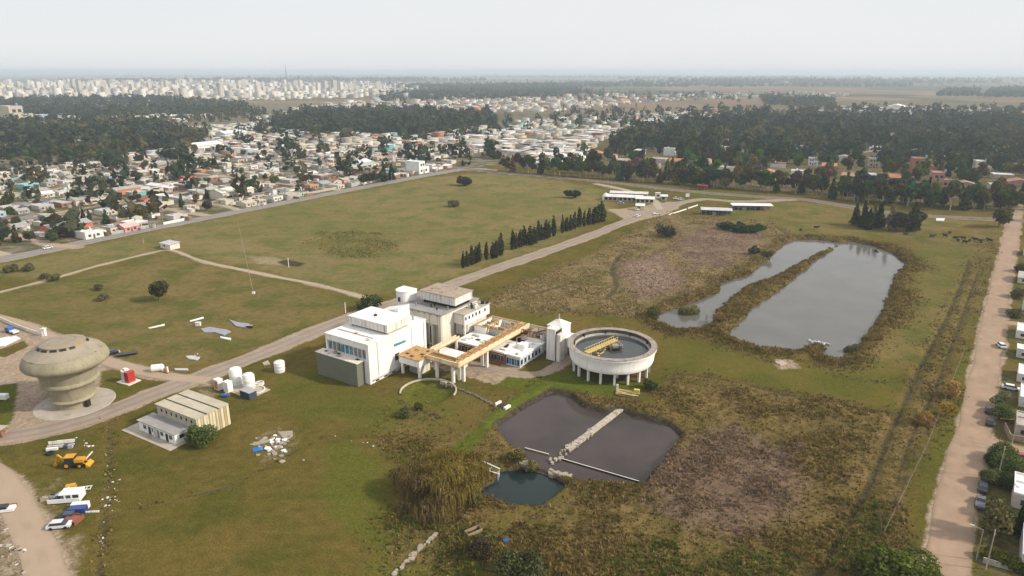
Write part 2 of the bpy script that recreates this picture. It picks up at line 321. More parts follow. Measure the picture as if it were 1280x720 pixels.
NX, NY = len(xs), len(ys); idx = np.arange(NX*NY).reshape(NY, NX)
F = np.stack([idx[:-1,:-1], idx[:-1,1:], idx[1:,1:], idx[1:,:-1]], -1).reshape(-1, 4)
# ------------------------------------------------------------------ ground material
def ground_material():
    g = NG('ground_cover'); A = g.attr('cover_a'); B = g.attr('cover_b'); sa = g.n('SeparateColor'); sb = g.n('SeparateColor'); g.l(A.outputs['Color'], sa.inputs[0]); g.l(B.outputs['Color'], sb.inputs[0])
    D_, L_, S_, Md = sa.outputs[0], sa.outputs[1], sa.outputs[2], A.outputs['Alpha']; Ur, Fa, Dr, Pk = sb.outputs[0], sb.outputs[1], sb.outputs[2], B.outputs['Alpha']
    big = g.noise(0.012, 5); mid = g.noise(0.07, 5); sm = g.noise(0.45, 5, rough=.65); fine = g.noise(2.4, 4, rough=.7); tuft = g.noise(0.9, 6, rough=.75)
    strk = g.noise(0.10, 5, stretch=(1.0, 3.5, 1.0))
    grass = g.mix(g.rng(big, .38, .62), (.116,.093,.022), (.156,.110,.033)); grass = g.mix(g.rng(mid, .45, .62, 0, .9), grass, (.082,.082,.016)); grass = g.mix(g.rng(strk, .54, .74, 0, .6), grass, (.178,.128,.044))
    grass = g.mix(g.rng(sm, .48, .66, 0, .55), grass, (.052,.050,.010)); grass = g.mix(g.rng(tuft, .56, .72, 0, .55), grass, (.165,.120,.038)); cm = g.n('SeparateColor'); g.l(g.attr('cover_c').outputs['Color'], cm.inputs[0]); grass = g.mix(g.math('MULTIPLY', cm.outputs[0], 1.0), grass, g.mix(1.0, grass, (1.42,1.52,2.2), 'MULTIPLY'))
    lush = g.mix(g.rng(sm, .35, .7), (.078,.104,.014), (.115,.115,.022))
    scr = g.mix(g.rng(sm, .36, .62), (.104,.074,.026), (.190,.135,.054)); scr = g.mix(g.rng(mid, .48, .68, 0, .75), scr, (.070,.068,.015)); scr = g.mix(g.rng(tuft, .57, .68, 0, .75), scr, (.030,.028,.014))
    pk = g.mix(g.rng(sm, .35, .65), (.125,.084,.056), (.188,.130,.088)); pk = g.mix(g.rng(tuft, .56, .70, 0, .7), pk, (.060,.046,.034))
    dirt = g.mix(g.rng(sm, .35, .65), (.300,.225,.160), (.390,.300,.220)); dirt = g.mix(g.rng(mid, .5, .72, 0, .5), dirt, (.235,.175,.125))
    mud = g.mix(g.rng(sm, .35, .65), (.040,.033,.024), (.085,.066,.046))
    dryc = g.mix(g.rng(tuft, .40, .62), (.172,.120,.042), (.085,.066,.020))
    urb = g.mix(g.rng(g.noise(.11, 4), .42, .58), (.24,.205,.16), (.105,.098,.050)); urb = g.mix(g.rng(g.noise(.03, 4), .5, .66, 0, .8), urb, (.085,.085,.040))
    vo = g.n('TexVoronoi', distance='MANHATTAN', Scale=.0011); g.l(g.P(), vo.inputs['Vector']); rmp = g.n('ValToRGB'); rmp.color_ramp.interpolation = 'CONSTANT'; cr = rmp.color_ramp
    for i, (p, c_) in enumerate(((0,(.15,.115,.065)),(.2,(.21,.145,.095)),(.38,(.105,.098,.055)),(.52,(.20,.125,.085)),(.7,(.080,.082,.050)),(.85,(.24,.175,.115)))):
        e = cr.elements[i] if i < 2 else cr.elements.new(p); e.position = p; e.color = c_ + (1,)
    sx = g.n('SeparateColor'); g.l(vo.outputs['Color'], sx.inputs[0]); g.l(sx.outputs[0], rmp.inputs[0]); fm = g.mix(g.rng(g.noise(.004, 5), .45, .65, 0, .7), rmp.outputs[0], (.085,.085,.045))
    scr = g.mix(cm.outputs[1], scr, g.mix(1.0, scr, (1.32,1.36,1.75), 'MULTIPLY')); pk = g.mix(cm.outputs[1], pk, g.mix(1.0, pk, (1.2,1.2,1.25), 'MULTIPLY'))
    def edge(m, amt=.9): return g.rng(g.math('ADD', m, g.math('MULTIPLY', g.math('SUBTRACT', sm, .5), amt)), .28, .72)
    c = g.mix(Fa, grass, fm); c = g.mix(edge(Ur), c, urb); c = g.mix(edge(L_), c, lush); c = g.mix(edge(S_), c, scr); c = g.mix(edge(Pk), c, pk); c = g.mix(edge(Dr), c, dryc); c = g.mix(edge(D_, .7), c, dirt); c = g.mix(edge(Md, .5), c, mud)
    fv = g.n('CombineColor'); fk = g.math('MULTIPLY', g.rng(fine, .25, .75, .60, 1.42), g.rng(tuft, .3, .7, .80, 1.20))
    for i in range(3): g.l(fk, fv.inputs[i])
    c = g.mix(1.0, c, fv.outputs[0], 'MULTIPLY'); hh = g.math('ADD', fine, g.math('MULTIPLY', tuft, 1.6)); g.bump(hh, .55, .35)
    return g.out(c, 1.0, .0)
gmat = ground_material()
gme = np_mesh('ground', np.stack([gx, gy, z], -1), F, gmat, True)
meadow = np.maximum(np.maximum(zone([(-60,345),(0,330),(300,266),(540,221),(620,216),(700,226),(760,238),(770,262),(690,308),(560,354),(462,372),(330,341),(215,312),(60,348)], 8, 1), .5*zone([(-60,385),(0,366),(215,316),(330,345),(460,375),(410,406),(200,470),(60,415)], 8, 1)), .5*np.maximum(zone([(1140,300),(1245,285),(1225,400),(1160,450),(1040,460),(1110,400)], 8, 1), zone([(860,268),(1000,252),(1240,276),(1140,298),(990,292)], 6, 1)))
for nm, ch in (('cover_c', (meadow, up, meadow, np.ones(gx.shape))), ('cover_a', (dirt, lush, scrub, mud)), ('cover_b', (urban, farm, dry, pinkd))):
    at = gme.attributes.new(nm, 'FLOAT_COLOR', 'POINT'); at.data.foreach_set('color', np.stack(ch, -1).astype(np.float32).ravel())
ground = link('ground', gme); ground['kind'] = 'structure'
ZG = z.reshape(NY, NX)
def gz(X, Y):
    i = min(max(np.searchsorted(ys, Y)-1, 0), NY-2); j = min(max(np.searchsorted(xs, X)-1, 0), NX-2)
    fy = (Y-ys[i])/(ys[i+1]-ys[i]); fx = (X-xs[j])/(xs[j+1]-xs[j])
    return float((ZG[i,j]*(1-fx)+ZG[i,j+1]*fx)*(1-fy)+(ZG[i+1,j]*(1-fx)+ZG[i+1,j+1]*fx)*fy)
def at(px, py): p = G(px, py); p.z = gz(p.x, p.y); return p
# ------------------------------------------------------------------ water
def water_mat(name, col, col2, rough, rip):
    g = NG(name); c = g.mix(g.rng(g.noise(.06, 3), .35, .65), col, col2); g.bump(g.noise(1.5, 3), rip, .05); m = g.out(c, rough, .5); g.bs.inputs['IOR'].default_value = 1.33; return m
W1 = water_mat('lagoon_water', (.112,.107,.094), (.135,.128,.114), .10, .05); W2 = water_mat('sludge_water', (.040,.030,.026), (.066,.049,.043), .10, .05); W3 = water_mat('teal_water', (.010,.020,.021), (.016,.027,.026), .06, .03)
def sheet(name, px, grow_m, zl, m):
    P = gpts(px); c_ = P.mean(0); P = P + (P-c_)/np.linalg.norm(P-c_, axis=1)[:,None]*grow_m; b = MB(); b.add([(p[0], p[1], zl) for p in P], [tuple(range(len(P)))]); o = b.build(name, m); o['kind'] = 'structure'; return o
lag = [(824,386),(824,402),(846,414),(890,416),(905,422),(930,430),(955,437),(996,440),(1031,446),(1044,451),(1066,443),(1092,410),(1107,387),(1115,365),(1124,344),(1137,328),(1115,309),(1088,301),(1055,297),(995,293),(978,300),(960,318),(935,338),(898,348),(893,360),(865,373)]
sheet('lagoon', lag, 1.0, -0.95, W1); sheet('sludge_pond', SLUDGE, 2.5, -0.9, W2); sheet('teal_pool', TEAL, 2.5, -1.05, W3)
# ------------------------------------------------------------------ roads
def road_mat(name, a, b, track, edgec):
    g = NG(name); ac = g.n('SeparateColor'); at_ = g.attr('across'); g.l(at_.outputs['Color'], ac.inputs[0]); u = ac.outputs[0]
    n1 = g.noise(.18, 5); n2_ = g.noise(1.6, 4, rough=.7); c = g.mix(g.rng(n1, .35, .65), a, b); c = g.mix(g.rng(g.noise(.5, 5, rough=.7), .45, .7, 0, .5), c, track)
    tr = g.math('ABSOLUTE', g.math('SUBTRACT', u, .42), 0); tr = g.rng(g.math('ADD', tr, g.math('MULTIPLY', g.math('SUBTRACT', n1, .5), .35)), .05, .22, .75, 0); c = g.mix(tr, c, track)
    e = g.rng(g.math('ADD', u, g.math('MULTIPLY', g.math('SUBTRACT', n2_, .5), .5)), .80, 1.0, 0, .75); c = g.mix(e, c, edgec); c = g.mix(g.rng(n2_, .3, .7, 0, .28), c, b)
    g.bump(n2_, .3, .08); return g.out(c, .95, .2)
RM = {'worn': road_mat('worn_road', (.285,.225,.180), (.345,.275,.215), (.215,.175,.145), (.36,.28,.20)), 'dirt': road_mat('dirt_road', (.33,.25,.18), (.40,.30,.22), (.38,.29,.21), (.26,.21,.14)),
      'asphalt': road_mat('asphalt_road', (.235,.22,.205), (.29,.265,.24), (.19,.18,.17), (.32,.28,.22)), 'pale': road_mat('pale_track', (.33,.27,.18), (.40,.33,.23), (.42,.34,.25), (.22,.19,.09)),
      'pink': road_mat('pink_gravel', (.255,.178,.122), (.375,.262,.182), (.325,.228,.158), (.20,.155,.09)), 'avenue': road_mat('avenue_road', (.14,.12,.10), (.22,.175,.14), (.11,.10,.09), (.24,.18,.12))}
def road(name, ln, wd, m, h, jit=.22):
    n = len(ln); t = np.gradient(ln, axis=0); t /= np.linalg.norm(t, axis=1)[:,None]; nr = np.stack([-t[:,1], t[:,0]], -1); K = 9; V = []; A = []
    rs = np.random.RandomState(len(name)*7); jl = np.convolve(rs.randn(n+4), np.ones(5)/5, 'valid')*jit*2; jr = np.convolve(rs.randn(n+4), np.ones(5)/5, 'valid')*jit*2
    for i in range(n):
        for k in range(K):
            u = k/(K-1)*2-1; hw = wd/2 + (jl[i] if u < 0 else jr[i])*abs(u); p = ln[i] + nr[i]*u*hw; V.append((p[0], p[1], h + .03*(1-u*u))); A.append((abs(u), u*.5+.5, 0, 1))
    ix = np.arange(n*K).reshape(n, K); Fq = np.stack([ix[:-1,:-1], ix[:-1,1:], ix[1:,1:], ix[1:,:-1]], -1).reshape(-1, 4)[:, ::-1]
    me = np_mesh(name, np.array(V), Fq, m, True); a_ = me.attributes.new('across', 'FLOAT_COLOR', 'POINT'); a_.data.foreach_set('color', np.array(A, np.float32).ravel()); o = link(name, me); o['kind'] = 'structure'; return o
for k, (ln, wd, kind, h) in RL.items(): road(k, ln, wd, RM[kind], h)
# ================================================================== TREATMENT PLANT
WHITE = mat('white_render', (.84,.825,.79), var=.05, scale=.25, streak=.3, streak_col=(.42,.36,.28)); WHITER = mat('white_roof', (.80,.785,.76), var=.07, scale=.3, patch=((.60,.56,.50), .22, .60))
CREAM = mat('cream_render', (.72,.67,.575), var=.08, scale=.3, streak=.5, streak_col=(.36,.30,.22)); CONC = mat('raw_concrete', (.42,.385,.33), var=.14, scale=.5, streak=.5, streak_col=(.20,.17,.13))
STAINW = mat('stained_white', (.74,.71,.66), var=.08, scale=.4, streak=.75, streak_col=(.20,.15,.10)); GREYR = mat('grey_roof', (.30,.285,.275), var=.14, scale=.35, patch=((.40,.37,.33), .3, .58)); BROWNR = mat('brown_roof', (.36,.285,.215), var=.18, scale=.4, patch=((.20,.15,.11), .5, .56))
GREEN = mat('green_metal_sheet', (.165,.175,.130), var=.06, scale=.4, streak=.2, streak_col=(.07,.075,.055)); GREENL = mat('green_sheet_side', (.105,.112,.082), var=.06, scale=.4)
OCHRE = mat('ochre_channel', (.46,.285,.125), var=.22, scale=.7, patch=((.28,.17,.08), .9, .60)); OCHREL = mat('ochre_side', (.74,.60,.40), var=.14, scale=.5, streak=.45, streak_col=(.42,.26,.11))
DARK = mat('dark_opening', (.022,.021,.021), rough=.5, var=.3); GLASS = mat('dark_glass', (.035,.045,.05), rough=.12, var=.25, spec=.6); BLUEG = mat('blue_board', (.045,.21,.36), rough=.4, var=.35, scale=.9); TEALG = mat('teal_board', (.06,.26,.33), rough=.4, var=.3, scale=.9)
GREYG = mat('grey_glass', (.20,.22,.23), rough=.2, var=.4, scale=1.2, spec=.5); BRICK = mat('brick_wall', (.225,.115,.075), var=.28, scale=1.2, patch=((.40,.30,.24), .7, .60)); PALEB = mat('pale_blue_render', (.56,.61,.68), var=.06, scale=.5, streak=.2)
RUST = mat('rusty_steel', (.20,.095,.045), var=.35, scale=1.4); STEEL = mat('grey_steel', (.32,.32,.31), rough=.5, var=.15, metal=.3); YELLOW = mat('yellow_steel', (.62,.46,.16), var=.15, scale=1.0, patch=((.35,.22,.09), 1.0, .62)); SHEDY = mat('yellow_sheet', (.54,.47,.31), var=.10, scale=.6)
SHEDR = mat('shed_roof_sheet', (.47,.42,.32), var=.10, scale=.3, patch=((.36,.31,.23), .4, .6)); TOWERC = mat('tower_concrete', (.315,.28,.19), var=.14, scale=.3, streak=.6, streak_col=(.20,.175,.12), patch=((.25,.22,.155), .35, .56)); TOWERR = mat('tower_roof', (.31,.265,.20), var=.12, scale=.4, patch=((.16,.13,.10), .55, .60))
COLW = mat('column_paint', (.78,.75,.68), var=.05, scale=.5, streak=.2); SOIL = mat('dry_soil', (.26,.21,.14), var=.2, scale=.8, bump=.4); PAD = mat('concrete_pad', (.42,.37,.31), var=.12, scale=.4, patch=((.30,.26,.20), .3, .6))
def B(*a): return MB().box(*a)
# ---- white filter building
wb = empty('filter_building', P0, ang_p, 'large white filter house with a row of blue windows above a dark green base', 'building')
m = MB(); m.box(-17.2, .7, 0, 0, 25, 12.0); m.box(-17.2, 0, 10.4, 0, .7, 12.0); m.box(-17.2, 0, 0, 0, .7, 7.2); m.box(-17.2, 0, 7.2, -16.6, .7, 10.4); m.box(-1.1, 0, 7.2, 0, .7, 10.4); m.build('wall', WHITE, wb)
m = MB(); m.box(-17.0, .3, 12.0, -.2, 24.8, 12.12); m.box(-17.35, -.15, 12.0, .15, .3, 12.3); m.box(-17.35, 24.8, 12.0, .15, 25.15, 12.3); m.box(-17.35, .3, 12.0, -17.0, 24.8, 12.3); m.box(-.2, .3, 12.0, .15, 24.8, 12.3); m.build('roof', WHITER, wb)
sh = MB(); sh.box(0.002, 1.0, .9, .5, 24.6, 1.15); sh.build('ledge', CONC, wb)
cols = [BLUEG, GREYG, GREYG, TEALG, BLUEG, TEALG, GREYG, GREYG, GREYG]; nb = 9; wdt = 15.3/nb
for i in range(nb):
    x0 = -16.5 + i*wdt; fr = MB(); fr.box(x0, .18, 7.3, x0+.14, .55, 10.35); fr.box(x0+.14, .18, 10.15, x0+wdt-.02, .5, 10.35); fr.box(x0+.14, .18, 7.25, x0+wdt-.02, .5, 7.4)
    wo_ = fr.build('window', STAINW, wb)
    for k in range(2):
        a_ = x0+.16 + k*(wdt-.18)/2; B(a_, .5, 7.4, a_+(wdt-.18)/2-.07, .58, 10.15 if (i+k) % 3 else 9.6).build('pane', cols[(i + (k if i in (0,3,5) else 0)) % 9] if not (k and i == 2) else DARK, wo_)
m = MB(); m.box(-18.3, -3.0, -.3, -1.9, -.002, 7.0); an = m.build('annex', GREEN, wb); B(-18.5, -3.15, 7.0, -1.7, -.004, 7.22).build('coping', CREAM, an)
rr = random.Random(4)
for i in range(9): x = rr.uniform(-17.5, -3); y0 = rr.uniform(-2.6, -1); B(x, y0, 7.22, x+rr.uniform(.3, 1.1), y0+rr.uniform(.3, .8), 7.22+rr.uniform(.15, .5)).build('roof_clutter', DARK if i % 2 else CONC, an)
ph = MB().box(-16.0, 8.6, 12.75, -.6, 18.2, 15.1).build('penthouse', STAINW, wb); MB().box(-16.25, 8.35, 15.1, -.35, 18.4, 15.32).build('penthouse_roof', WHITER, ph)
m = MB(); 
for i in range(11): m.box(-15.3 + i*1.45, 8.9, 12.125, -15.1+i*1.45, 9.2, 12.75)
m.box(-15.6, 9.6, 12.125, -1.0, 17.8, 12.75); m.build('penthouse_base', CONC, ph)
for i in range(10): x = -15.0 + i*1.5; B(x, 8.56, 13.2, x+.08, 8.598, 15.0).build('panel_joint', CONC, ph)
MB().prism([(-13.5,18.6),(-5.2,18.6),(-5.2,23.6),(-13.5,23.6)], 12.125, [14.2,16.6,16.6,14.2]).build('stair_head', WHITE, wb)
B(-9.2, 12.2, 15.325, -8.5, 12.9, 15.9).build('roof_vent', DARK, ph); MB().cyl(-3, 22.5, 12.125, 13.6, .28, n=10).build('vent_pipe', STEEL, wb)
lv = MB().prism([(0,10.4),(.12,10.4),(.12,15.4),(0,15.4)], [8.1,8.1,7.9,7.9], [8.9,8.9,8.6,8.6]).build('louvre', TEALG, wb); 
B(0.002, 10.6, 3.6, .1, 12.4, 5.7).build('side_window', GLASS, wb); B(.1, 10.5, 5.7, .16, 12.5, 5.8).build('lintel', CONC, wb)
for i in range(6): B(.01, 2.2+i*3.4, .15, .08, 3.6+i*3.4, .8).build('plinth_vent', DARK, wb)
# ---- rear pump hall
rh = empty('pump_hall', plant(-7.6, 31), ang_p, 'beige concrete pump hall with grey roof and tall white rooftop room, behind the white building', 'building')
rh_o = Vector((-7.6, 31, 0))
def RB(x0,y0,z0,x1,y1,z1): return MB().box(x0+7.6, y0-31, z0, x1+7.6, y1-31, z1)
m = RB(-16.5, 33.0, 0, 1.0, 51, 11.6); m.box(-8.9, 0, 8.2, 8.6, 2.0, 11.6); m.box(7.6, .002, 0, 8.6, 2.0, 8.2); m.box(-8.9, .002, 0, -7.9, 2.0, 8.2); m.box(8.6, .4, 0, 8.75, 19.8, 11.5); m.build('wall', CREAM, rh)
m = MB(); 
for i in range(4): m.box(-5.2+i*3.2, .3, 0, -4.7+i*3.2, 1.9, 8.2)
m.build('pier', CREAM, rh)
for i in range(4): B(-7.6+i*3.2+.2, 1.8, .8, -7.6+i*3.2+2.4, 1.99, 6.5).build('opening', DARK, rh)
RB(-16.9, 30.7, 11.6, 1.5, 51.3, 12.0).build('roof', GREYR, rh)
p2_ = RB(-12.6, 37.4, 13.2, 1.9, 46.8, 15.9).build('penthouse', STAINW, rh); RB(-12.9, 37.1, 15.9, 2.2, 47.1, 16.15).build('penthouse_roof', BROWNR, p2_); RB(-12.0, 38.4, 12.0, 1.2, 46.2, 13.2).build('penthouse_base', DARK, p2_)
for i in range(9): x = -11.8 + i*1.55; RB(x, 37.36, 13.5, x+.07, 37.398, 15.7).build('panel_joint', CONC, p2_)
rr = random.Random(9)
for i in range(14): x = rr.uniform(-4, 9.5); y0 = rr.uniform(6.5, 15.5); B(x, y0, 16.15, x+rr.uniform(.4, 2.2), y0+rr.uniform(.2, .9), 16.15+rr.uniform(.04, .2)).build('roof_patch', CONC if i % 2 else BROWNR, p2_)
for i in range(7): x = -15.8+i*2.6; RB(x, 30.62, 11.2, x+.25, 30.698, 11.58).build('scupper', DARK, rh)
# half-round stair tower
st_o = empty('stair_tower', plant(-18.6, 37), ang_p, 'half-round white stair tower at the left back corner of the pump hall', 'tower')
pts = [(-2.9, 2.4)] + [(-2.9*math.cos(a*math.pi/14), -.4-2.9*math.sin(a*math.pi/14)) for a in range(15)] + [(2.9, 2.4)]
MB().prism(pts[::-1] if False else pts, 0, 15.4).build('wall', WHITE, st_o, smooth=True); MB().prism([(p[0]*1.04, p[1]*1.04) for p in pts], 15.4, 15.62).build('roof', WHITER, st_o); B(-.5, -3.4, 12, .5, -3.29, 13.6).build('window', GLASS, st_o)
# ---- raised office wing on a column
ow = empty('office_wing', plant(3.2, 44.5), ang_p, 'raised white office wing with a row of small windows on one corner column', 'building')
def OB(x0,y0,z0,x1,y1,z1): return MB().box(x0-3.2, y0-44.5, z0, x1-3.2, y1-44.5, z1)
OB(1.25, 37.5, 7.3, 5.5, 51.5, 10.7).build('wall', CREAM, ow); OB(1.2, 37.2, 10.7, 5.8, 51.8, 10.95).build('roof', PAD, ow); OB(5.0, 37.7, 0, 5.45, 38.15, 7.3).build('column', COLW, ow); OB(1.5, 40.5, 0, 4.6, 51.0, 7.3).build('ground_floor', CREAM, ow)
OB(5.502, 37.5, 7.25, 5.56, 51.5, 10.7).build('facade', WHITE, ow)
for yy in (38.2, 40.0, 41.9, 43.8, 45.7, 48.8): w_ = OB(5.56, yy-.38, 8.85, 5.62, yy+.38, 9.9).build('window', DARK, ow); OB(5.56, yy-.48, 8.72, 5.68, yy+.48, 8.85).build('sill', CREAM, w_)
rr = random.Random(5)
for i in range(12): x = rr.uniform(-1.6, 1.8); y0 = rr.uniform(-1, 6.5); B(x, y0, 10.95, x+rr.uniform(.3, .9), y0+rr.uniform(.3, 1.2), 10.95+rr.uniform(.2, 1.4)).build('roof_equipment', STAINW if i % 3 else DARK, ow); OB(2.0, 37.44, 3.9, 4.6, 40.5, 7.28).build('landing_block', CREAM, ow)
# ---- raised tank with rusty deck
tk = empty('dosing_tank', plant(5.5, 14.5), ang_p, 'small white tank on stilts with rusty deck and hatches beside the white building', 'tank')
def TB(x0,y0,z0,x1,y1,z1): return MB().box(x0-5.5, y0-14.5, z0, x1-5.5, y1-14.5, z1)
TB(1.6, 10.5, 3.5, 9.3, 18.6, 5.6).build('basin', WHITE, tk); TB(1.3, 10.2, 5.6, 9.6, 18.9, 5.85).build('deck', OCHRE, tk)
for (x, y_) in ((2.6,12.2),(5.0,11.4),(6.6,14.0),(3.2,15.6),(6.3,16.8),(8.2,12.6)): TB(x, y_, 5.855, x+1.1, y_+.8, 6.0).build('hatch', DARK, tk)
for i in range(4): TB(1.6+i*2.5, 10.3, 5.85, 1.75+i*2.5, 18.8, 6.2).build('kerb', OCHRE, tk)
for (x, y_) in ((2.0,10.8),(8.5,10.8),(8.5,17.9),(2.0,17.9)): TB(x, y_, 0, x+.75, y_+.6, 3.5).build('leg', COLW, tk)
TB(3.2, 13.2, 0, 7.6, 17.6, 3.48).build('pump_room', CREAM, tk); MB().box(-2.0, -1.36, .1, .6, -1.302, 2.6).build('roller_door', STEEL, tk)
# ---- ochre channel on columns
ch = empty('water_channel', plant(20, 14.5), ang_p, 'long ochre concrete water channel on tall white columns crossing the plant', 'channel')
def CB(x0,y0,z0,x1,y1,z1): return MB().box(x0-20, y0-14.5, z0, x1-20, y1-14.5, z1)
CB(18.4, 13.4, 5.2, 21.4, 51.6, 5.5).build('channel_floor', OCHRE, ch); CB(21.0, 13.4, 5.5, 21.4, 51.6, 6.9).build('side_wall', OCHREL, ch); CB(18.4, 16.6, 5.5, 18.75, 51.6, 6.9).build('side_wall', OCHRE, ch); CB(19.5, 13.8, 5.5, 19.8, 51.0, 6.7).build('divider', OCHRE, ch)
CB(9.62, 13.4, 5.2, 18.4, 16.6, 5.5).build('branch_floor', OCHRE, ch); CB(9.62, 13.4, 5.5, 21.0, 13.75, 6.7).build('branch_wall', OCHREL, ch); CB(9.62, 16.25, 5.5, 18.4, 16.6, 6.7).build('branch_wall', OCHRE, ch); CB(9.62, 14.7, 5.5, 18.4, 14.95, 6.5).build('branch_divider', OCHRE, ch)
for (x, y_) in ((18.6,13.6),(20.5,16.0),(18.9,16.0),(12.4,13.9),(18.8,27.6),(20.5,27.6)): CB(x, y_, 0, x+.75, y_+.75, 5.2).build('column', COLW, ch)
for i in range(12): CB(18.4, 15.5+i*3.0, 6.9, 21.4, 15.7+i*3.0, 7.05).build('cross_tie', OCHRE, ch)
sp = empty('feed_channel', plant(7.2, 25), ang_p, 'pale ochre feed channel running from the rusty tank deck towards the pump hall', 'channel'); MB().box(-.8, -6.0, 5.2, .8, 6.6, 5.45).build('channel_floor', OCHRE, sp); 
for x in (-.8, .55): MB().box(x, -6.0, 5.45, x+.25, 6.6, 6.25).build('side_wall', OCHREL, sp)
for y_ in (-3.0, 5.5): MB().box(-.35, y_, 0, .35, y_+.6, 5.2).build('column', COLW, sp)
# ---- courtyard store
cs = empty('courtyard_store', plant(10, 24.6), ang_p, 'low courtyard store with flat white roof under the ochre channel', 'building'); B(-6.0, -2.0, 0, 5.6, 2.2, 3.2).build('wall', CREAM, cs); B(-6.4, -2.4, 3.2, 6.0, 2.5, 3.5).build('roof', WHITER, cs)
B(-4.2, -2.06, .05, -2.6, -2.002, 2.3).build('door', BRICK, cs); B(1.2, -2.06, .05, 3.4, -2.002, 2.4).build('door', BRICK, cs); B(-1.6, -2.05, 1.0, .4, -2.002, 2.1).build('window', GLASS, cs)
# ---- low brick wing
lw = empty('brick_wing', plant(15, 38), ang_p, 'long low brick wing with flat white roof in the middle of the plant', 'building')
def LB(x0,y0,z0,x1,y1,z1): return MB().box(x0-15, y0-38, z0, x1-15, y1-38, z1)
LB(6.0, 32.6, 0, 24.4, 41.8, 3.6).build('wall', BRICK, lw); m = LB(5.6, 32.0, 3.6, 24.6, 41.98, 3.9); m.build('roof', WHITER, lw); LB(5.6, 31.9, 3.9, 24.6, 32.2, 4.15).build('parapet', WHITE, lw)
for i in range(7):
    w_ = LB(7.0+i*2.5, 32.52, 1.0, 8.7+i*2.5, 32.598, 2.7).build('window', DARK if i % 3 else GLASS, lw); LB(6.9+i*2.5, 32.5, 2.7, 8.8+i*2.5, 32.6, 2.85).build('lintel', CREAM, w_); LB(7.8+i*2.5, 32.49, 1.0, 7.88+i*2.5, 32.519, 2.7).build('mullion', STAINW, w_)
rr = random.Random(12)
for i in range(22): x = rr.uniform(-8, 8); y_ = rr.uniform(-4.5, 2.5); B(x, y_, 3.9, x+rr.uniform(.4, 2.4), y_+rr.uniform(.2, 1.1), 3.9+rr.uniform(.05, .45)).build('roof_rubble', (CONC, STAINW, DARK)[i % 3], lw)
bo = empty('blue_office', plant(27, 39), ang_p, 'pale blue single-storey office with glazed corner and white roof beside the loop drive', 'building')
B(-2.5, -6, 0, 2.5, 8, 3.3).build('wall', PALEB, bo); B(-2.8, -6.4, 3.3, 2.9, 8.2, 3.7).build('roof', WHITER, bo); B(-1.6, -1, 3.7, 1.0, 1.6, 5.2).build('roof_room', WHITE, bo)
for i in range(5): w_ = B(-2.3+i*.95, -6.06, .5, -1.55+i*.95, -6.002, 2.4).build('window', BLUEG if i % 2 else GLASS, bo)
for i in range(6): w_ = B(2.502, -5.6+i*2.1, .8 if i > 1 else .5, 2.57, -4.5+i*2.1, 2.3).build('window', GLASS, bo); B(2.57, -5.7+i*2.1, .7, 2.64, -4.4+i*2.1, .8).build('sill', STAINW, w_)
# ---- open filter basins behind
fb = empty('filter_basins', plant(15, 47), ang_p, 'open rusty topped filter basins behind the low brick wing', 'basin')
def FB(x0,y0,z0,x1,y1,z1): return MB().box(x0-15, y0-47, z0, x1-15, y1-47, z1)
for (x0, x1, y0, y1, zt) in ((6.0,10.6,42.0,42.5,6.3),(6.0,6.5,42.5,52,6.3),(10.1,10.6,42.5,52,6.3),(17.8,18.3,45.0,52,6.0),(6.0,29,52.0,52.5,6.3),(10.6,18.3,44.5,45.0,5.6),(24.0,24.5,46.5,52.0,5.8),(21.6,29,46.0,46.5,4.8),(28.5,29,46.5,52,6.2)): FB(x0, y0, 0, x1, y1, zt-.2).build('basin_wall', WHITE, fb); FB(x0-.08, y0-.08, zt-.198, x1+.08, y1+.08, zt).build('coping', OCHRE, fb)
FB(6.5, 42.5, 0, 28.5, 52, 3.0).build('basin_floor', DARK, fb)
rr = random.Random(21)
for i in range(14): x = rr.uniform(6.8, 16); y0 = rr.uniform(42.6, 50.8); FB(x, y0, 5.6, x+rr.uniform(.3, 2.5), y0+rr.uniform(.3, .6), 6.4).build('rusty_beam', OCHRE, fb)
for i in range(6): FB(22+i*1.2, 46.6, 3, 22.2+i*1.2, 46.8, 6.2).build('post', RUST, fb)
FB(21.0, 46.6, 6.2, 29.2, 47.2, 6.4).build('frame_beam', RUST, fb)
FB(10.7, 46.2, 3.0, 17.6, 46.5, 5.4).build('inner_wall', WHITE, fb)
# ---- twin concrete shafts
sh_ = empty('concrete_shafts', plant(35, 45), ang_p, 'twin tall grey concrete shafts beside the round tank', 'tower'); B(-2.3, -1.8, 0, .7, 1.4, 10.2).build('shaft', STAINW, sh_); B(.7, -1.4, 0, 1.1, 1.3, 9.6).build('gap', DARK, sh_); B(1.1, -1.7, 0, 2.3, 1.3, 8.8).build('shaft', STAINW, sh_)
ga = empty('gabled_block', plant(33, 50), ang_p, 'white block with small pitched roof rising behind the concrete shafts', 'building'); B(-2.8, -2.2, 0, 2.6, 3.2, 9.2).build('wall', WHITE, ga); MB().prism([(-2.8,-2.2),(2.6,-2.2),(2.6,3.2),(-2.8,3.2)], 9.2, 9.4).build('eave', CONC, ga)
m = MB(); m.add([(-3,-2.4,9.4),(2.8,-2.4,9.4),(2.8,3.4,9.4),(-3,3.4,9.4),(-.1,.5,11.2)], [(0,1,4),(1,2,4),(2,3,4),(3,0,4)]); m.build('roof', WHITER, ga); MB().cyl(-.1, .5, 11, 12.6, .25, .18, 8).build('finial', CONC, ga); B(-1.2, -2.26, 6.6, .2, -2.202, 8).build('window', DARK, ga)
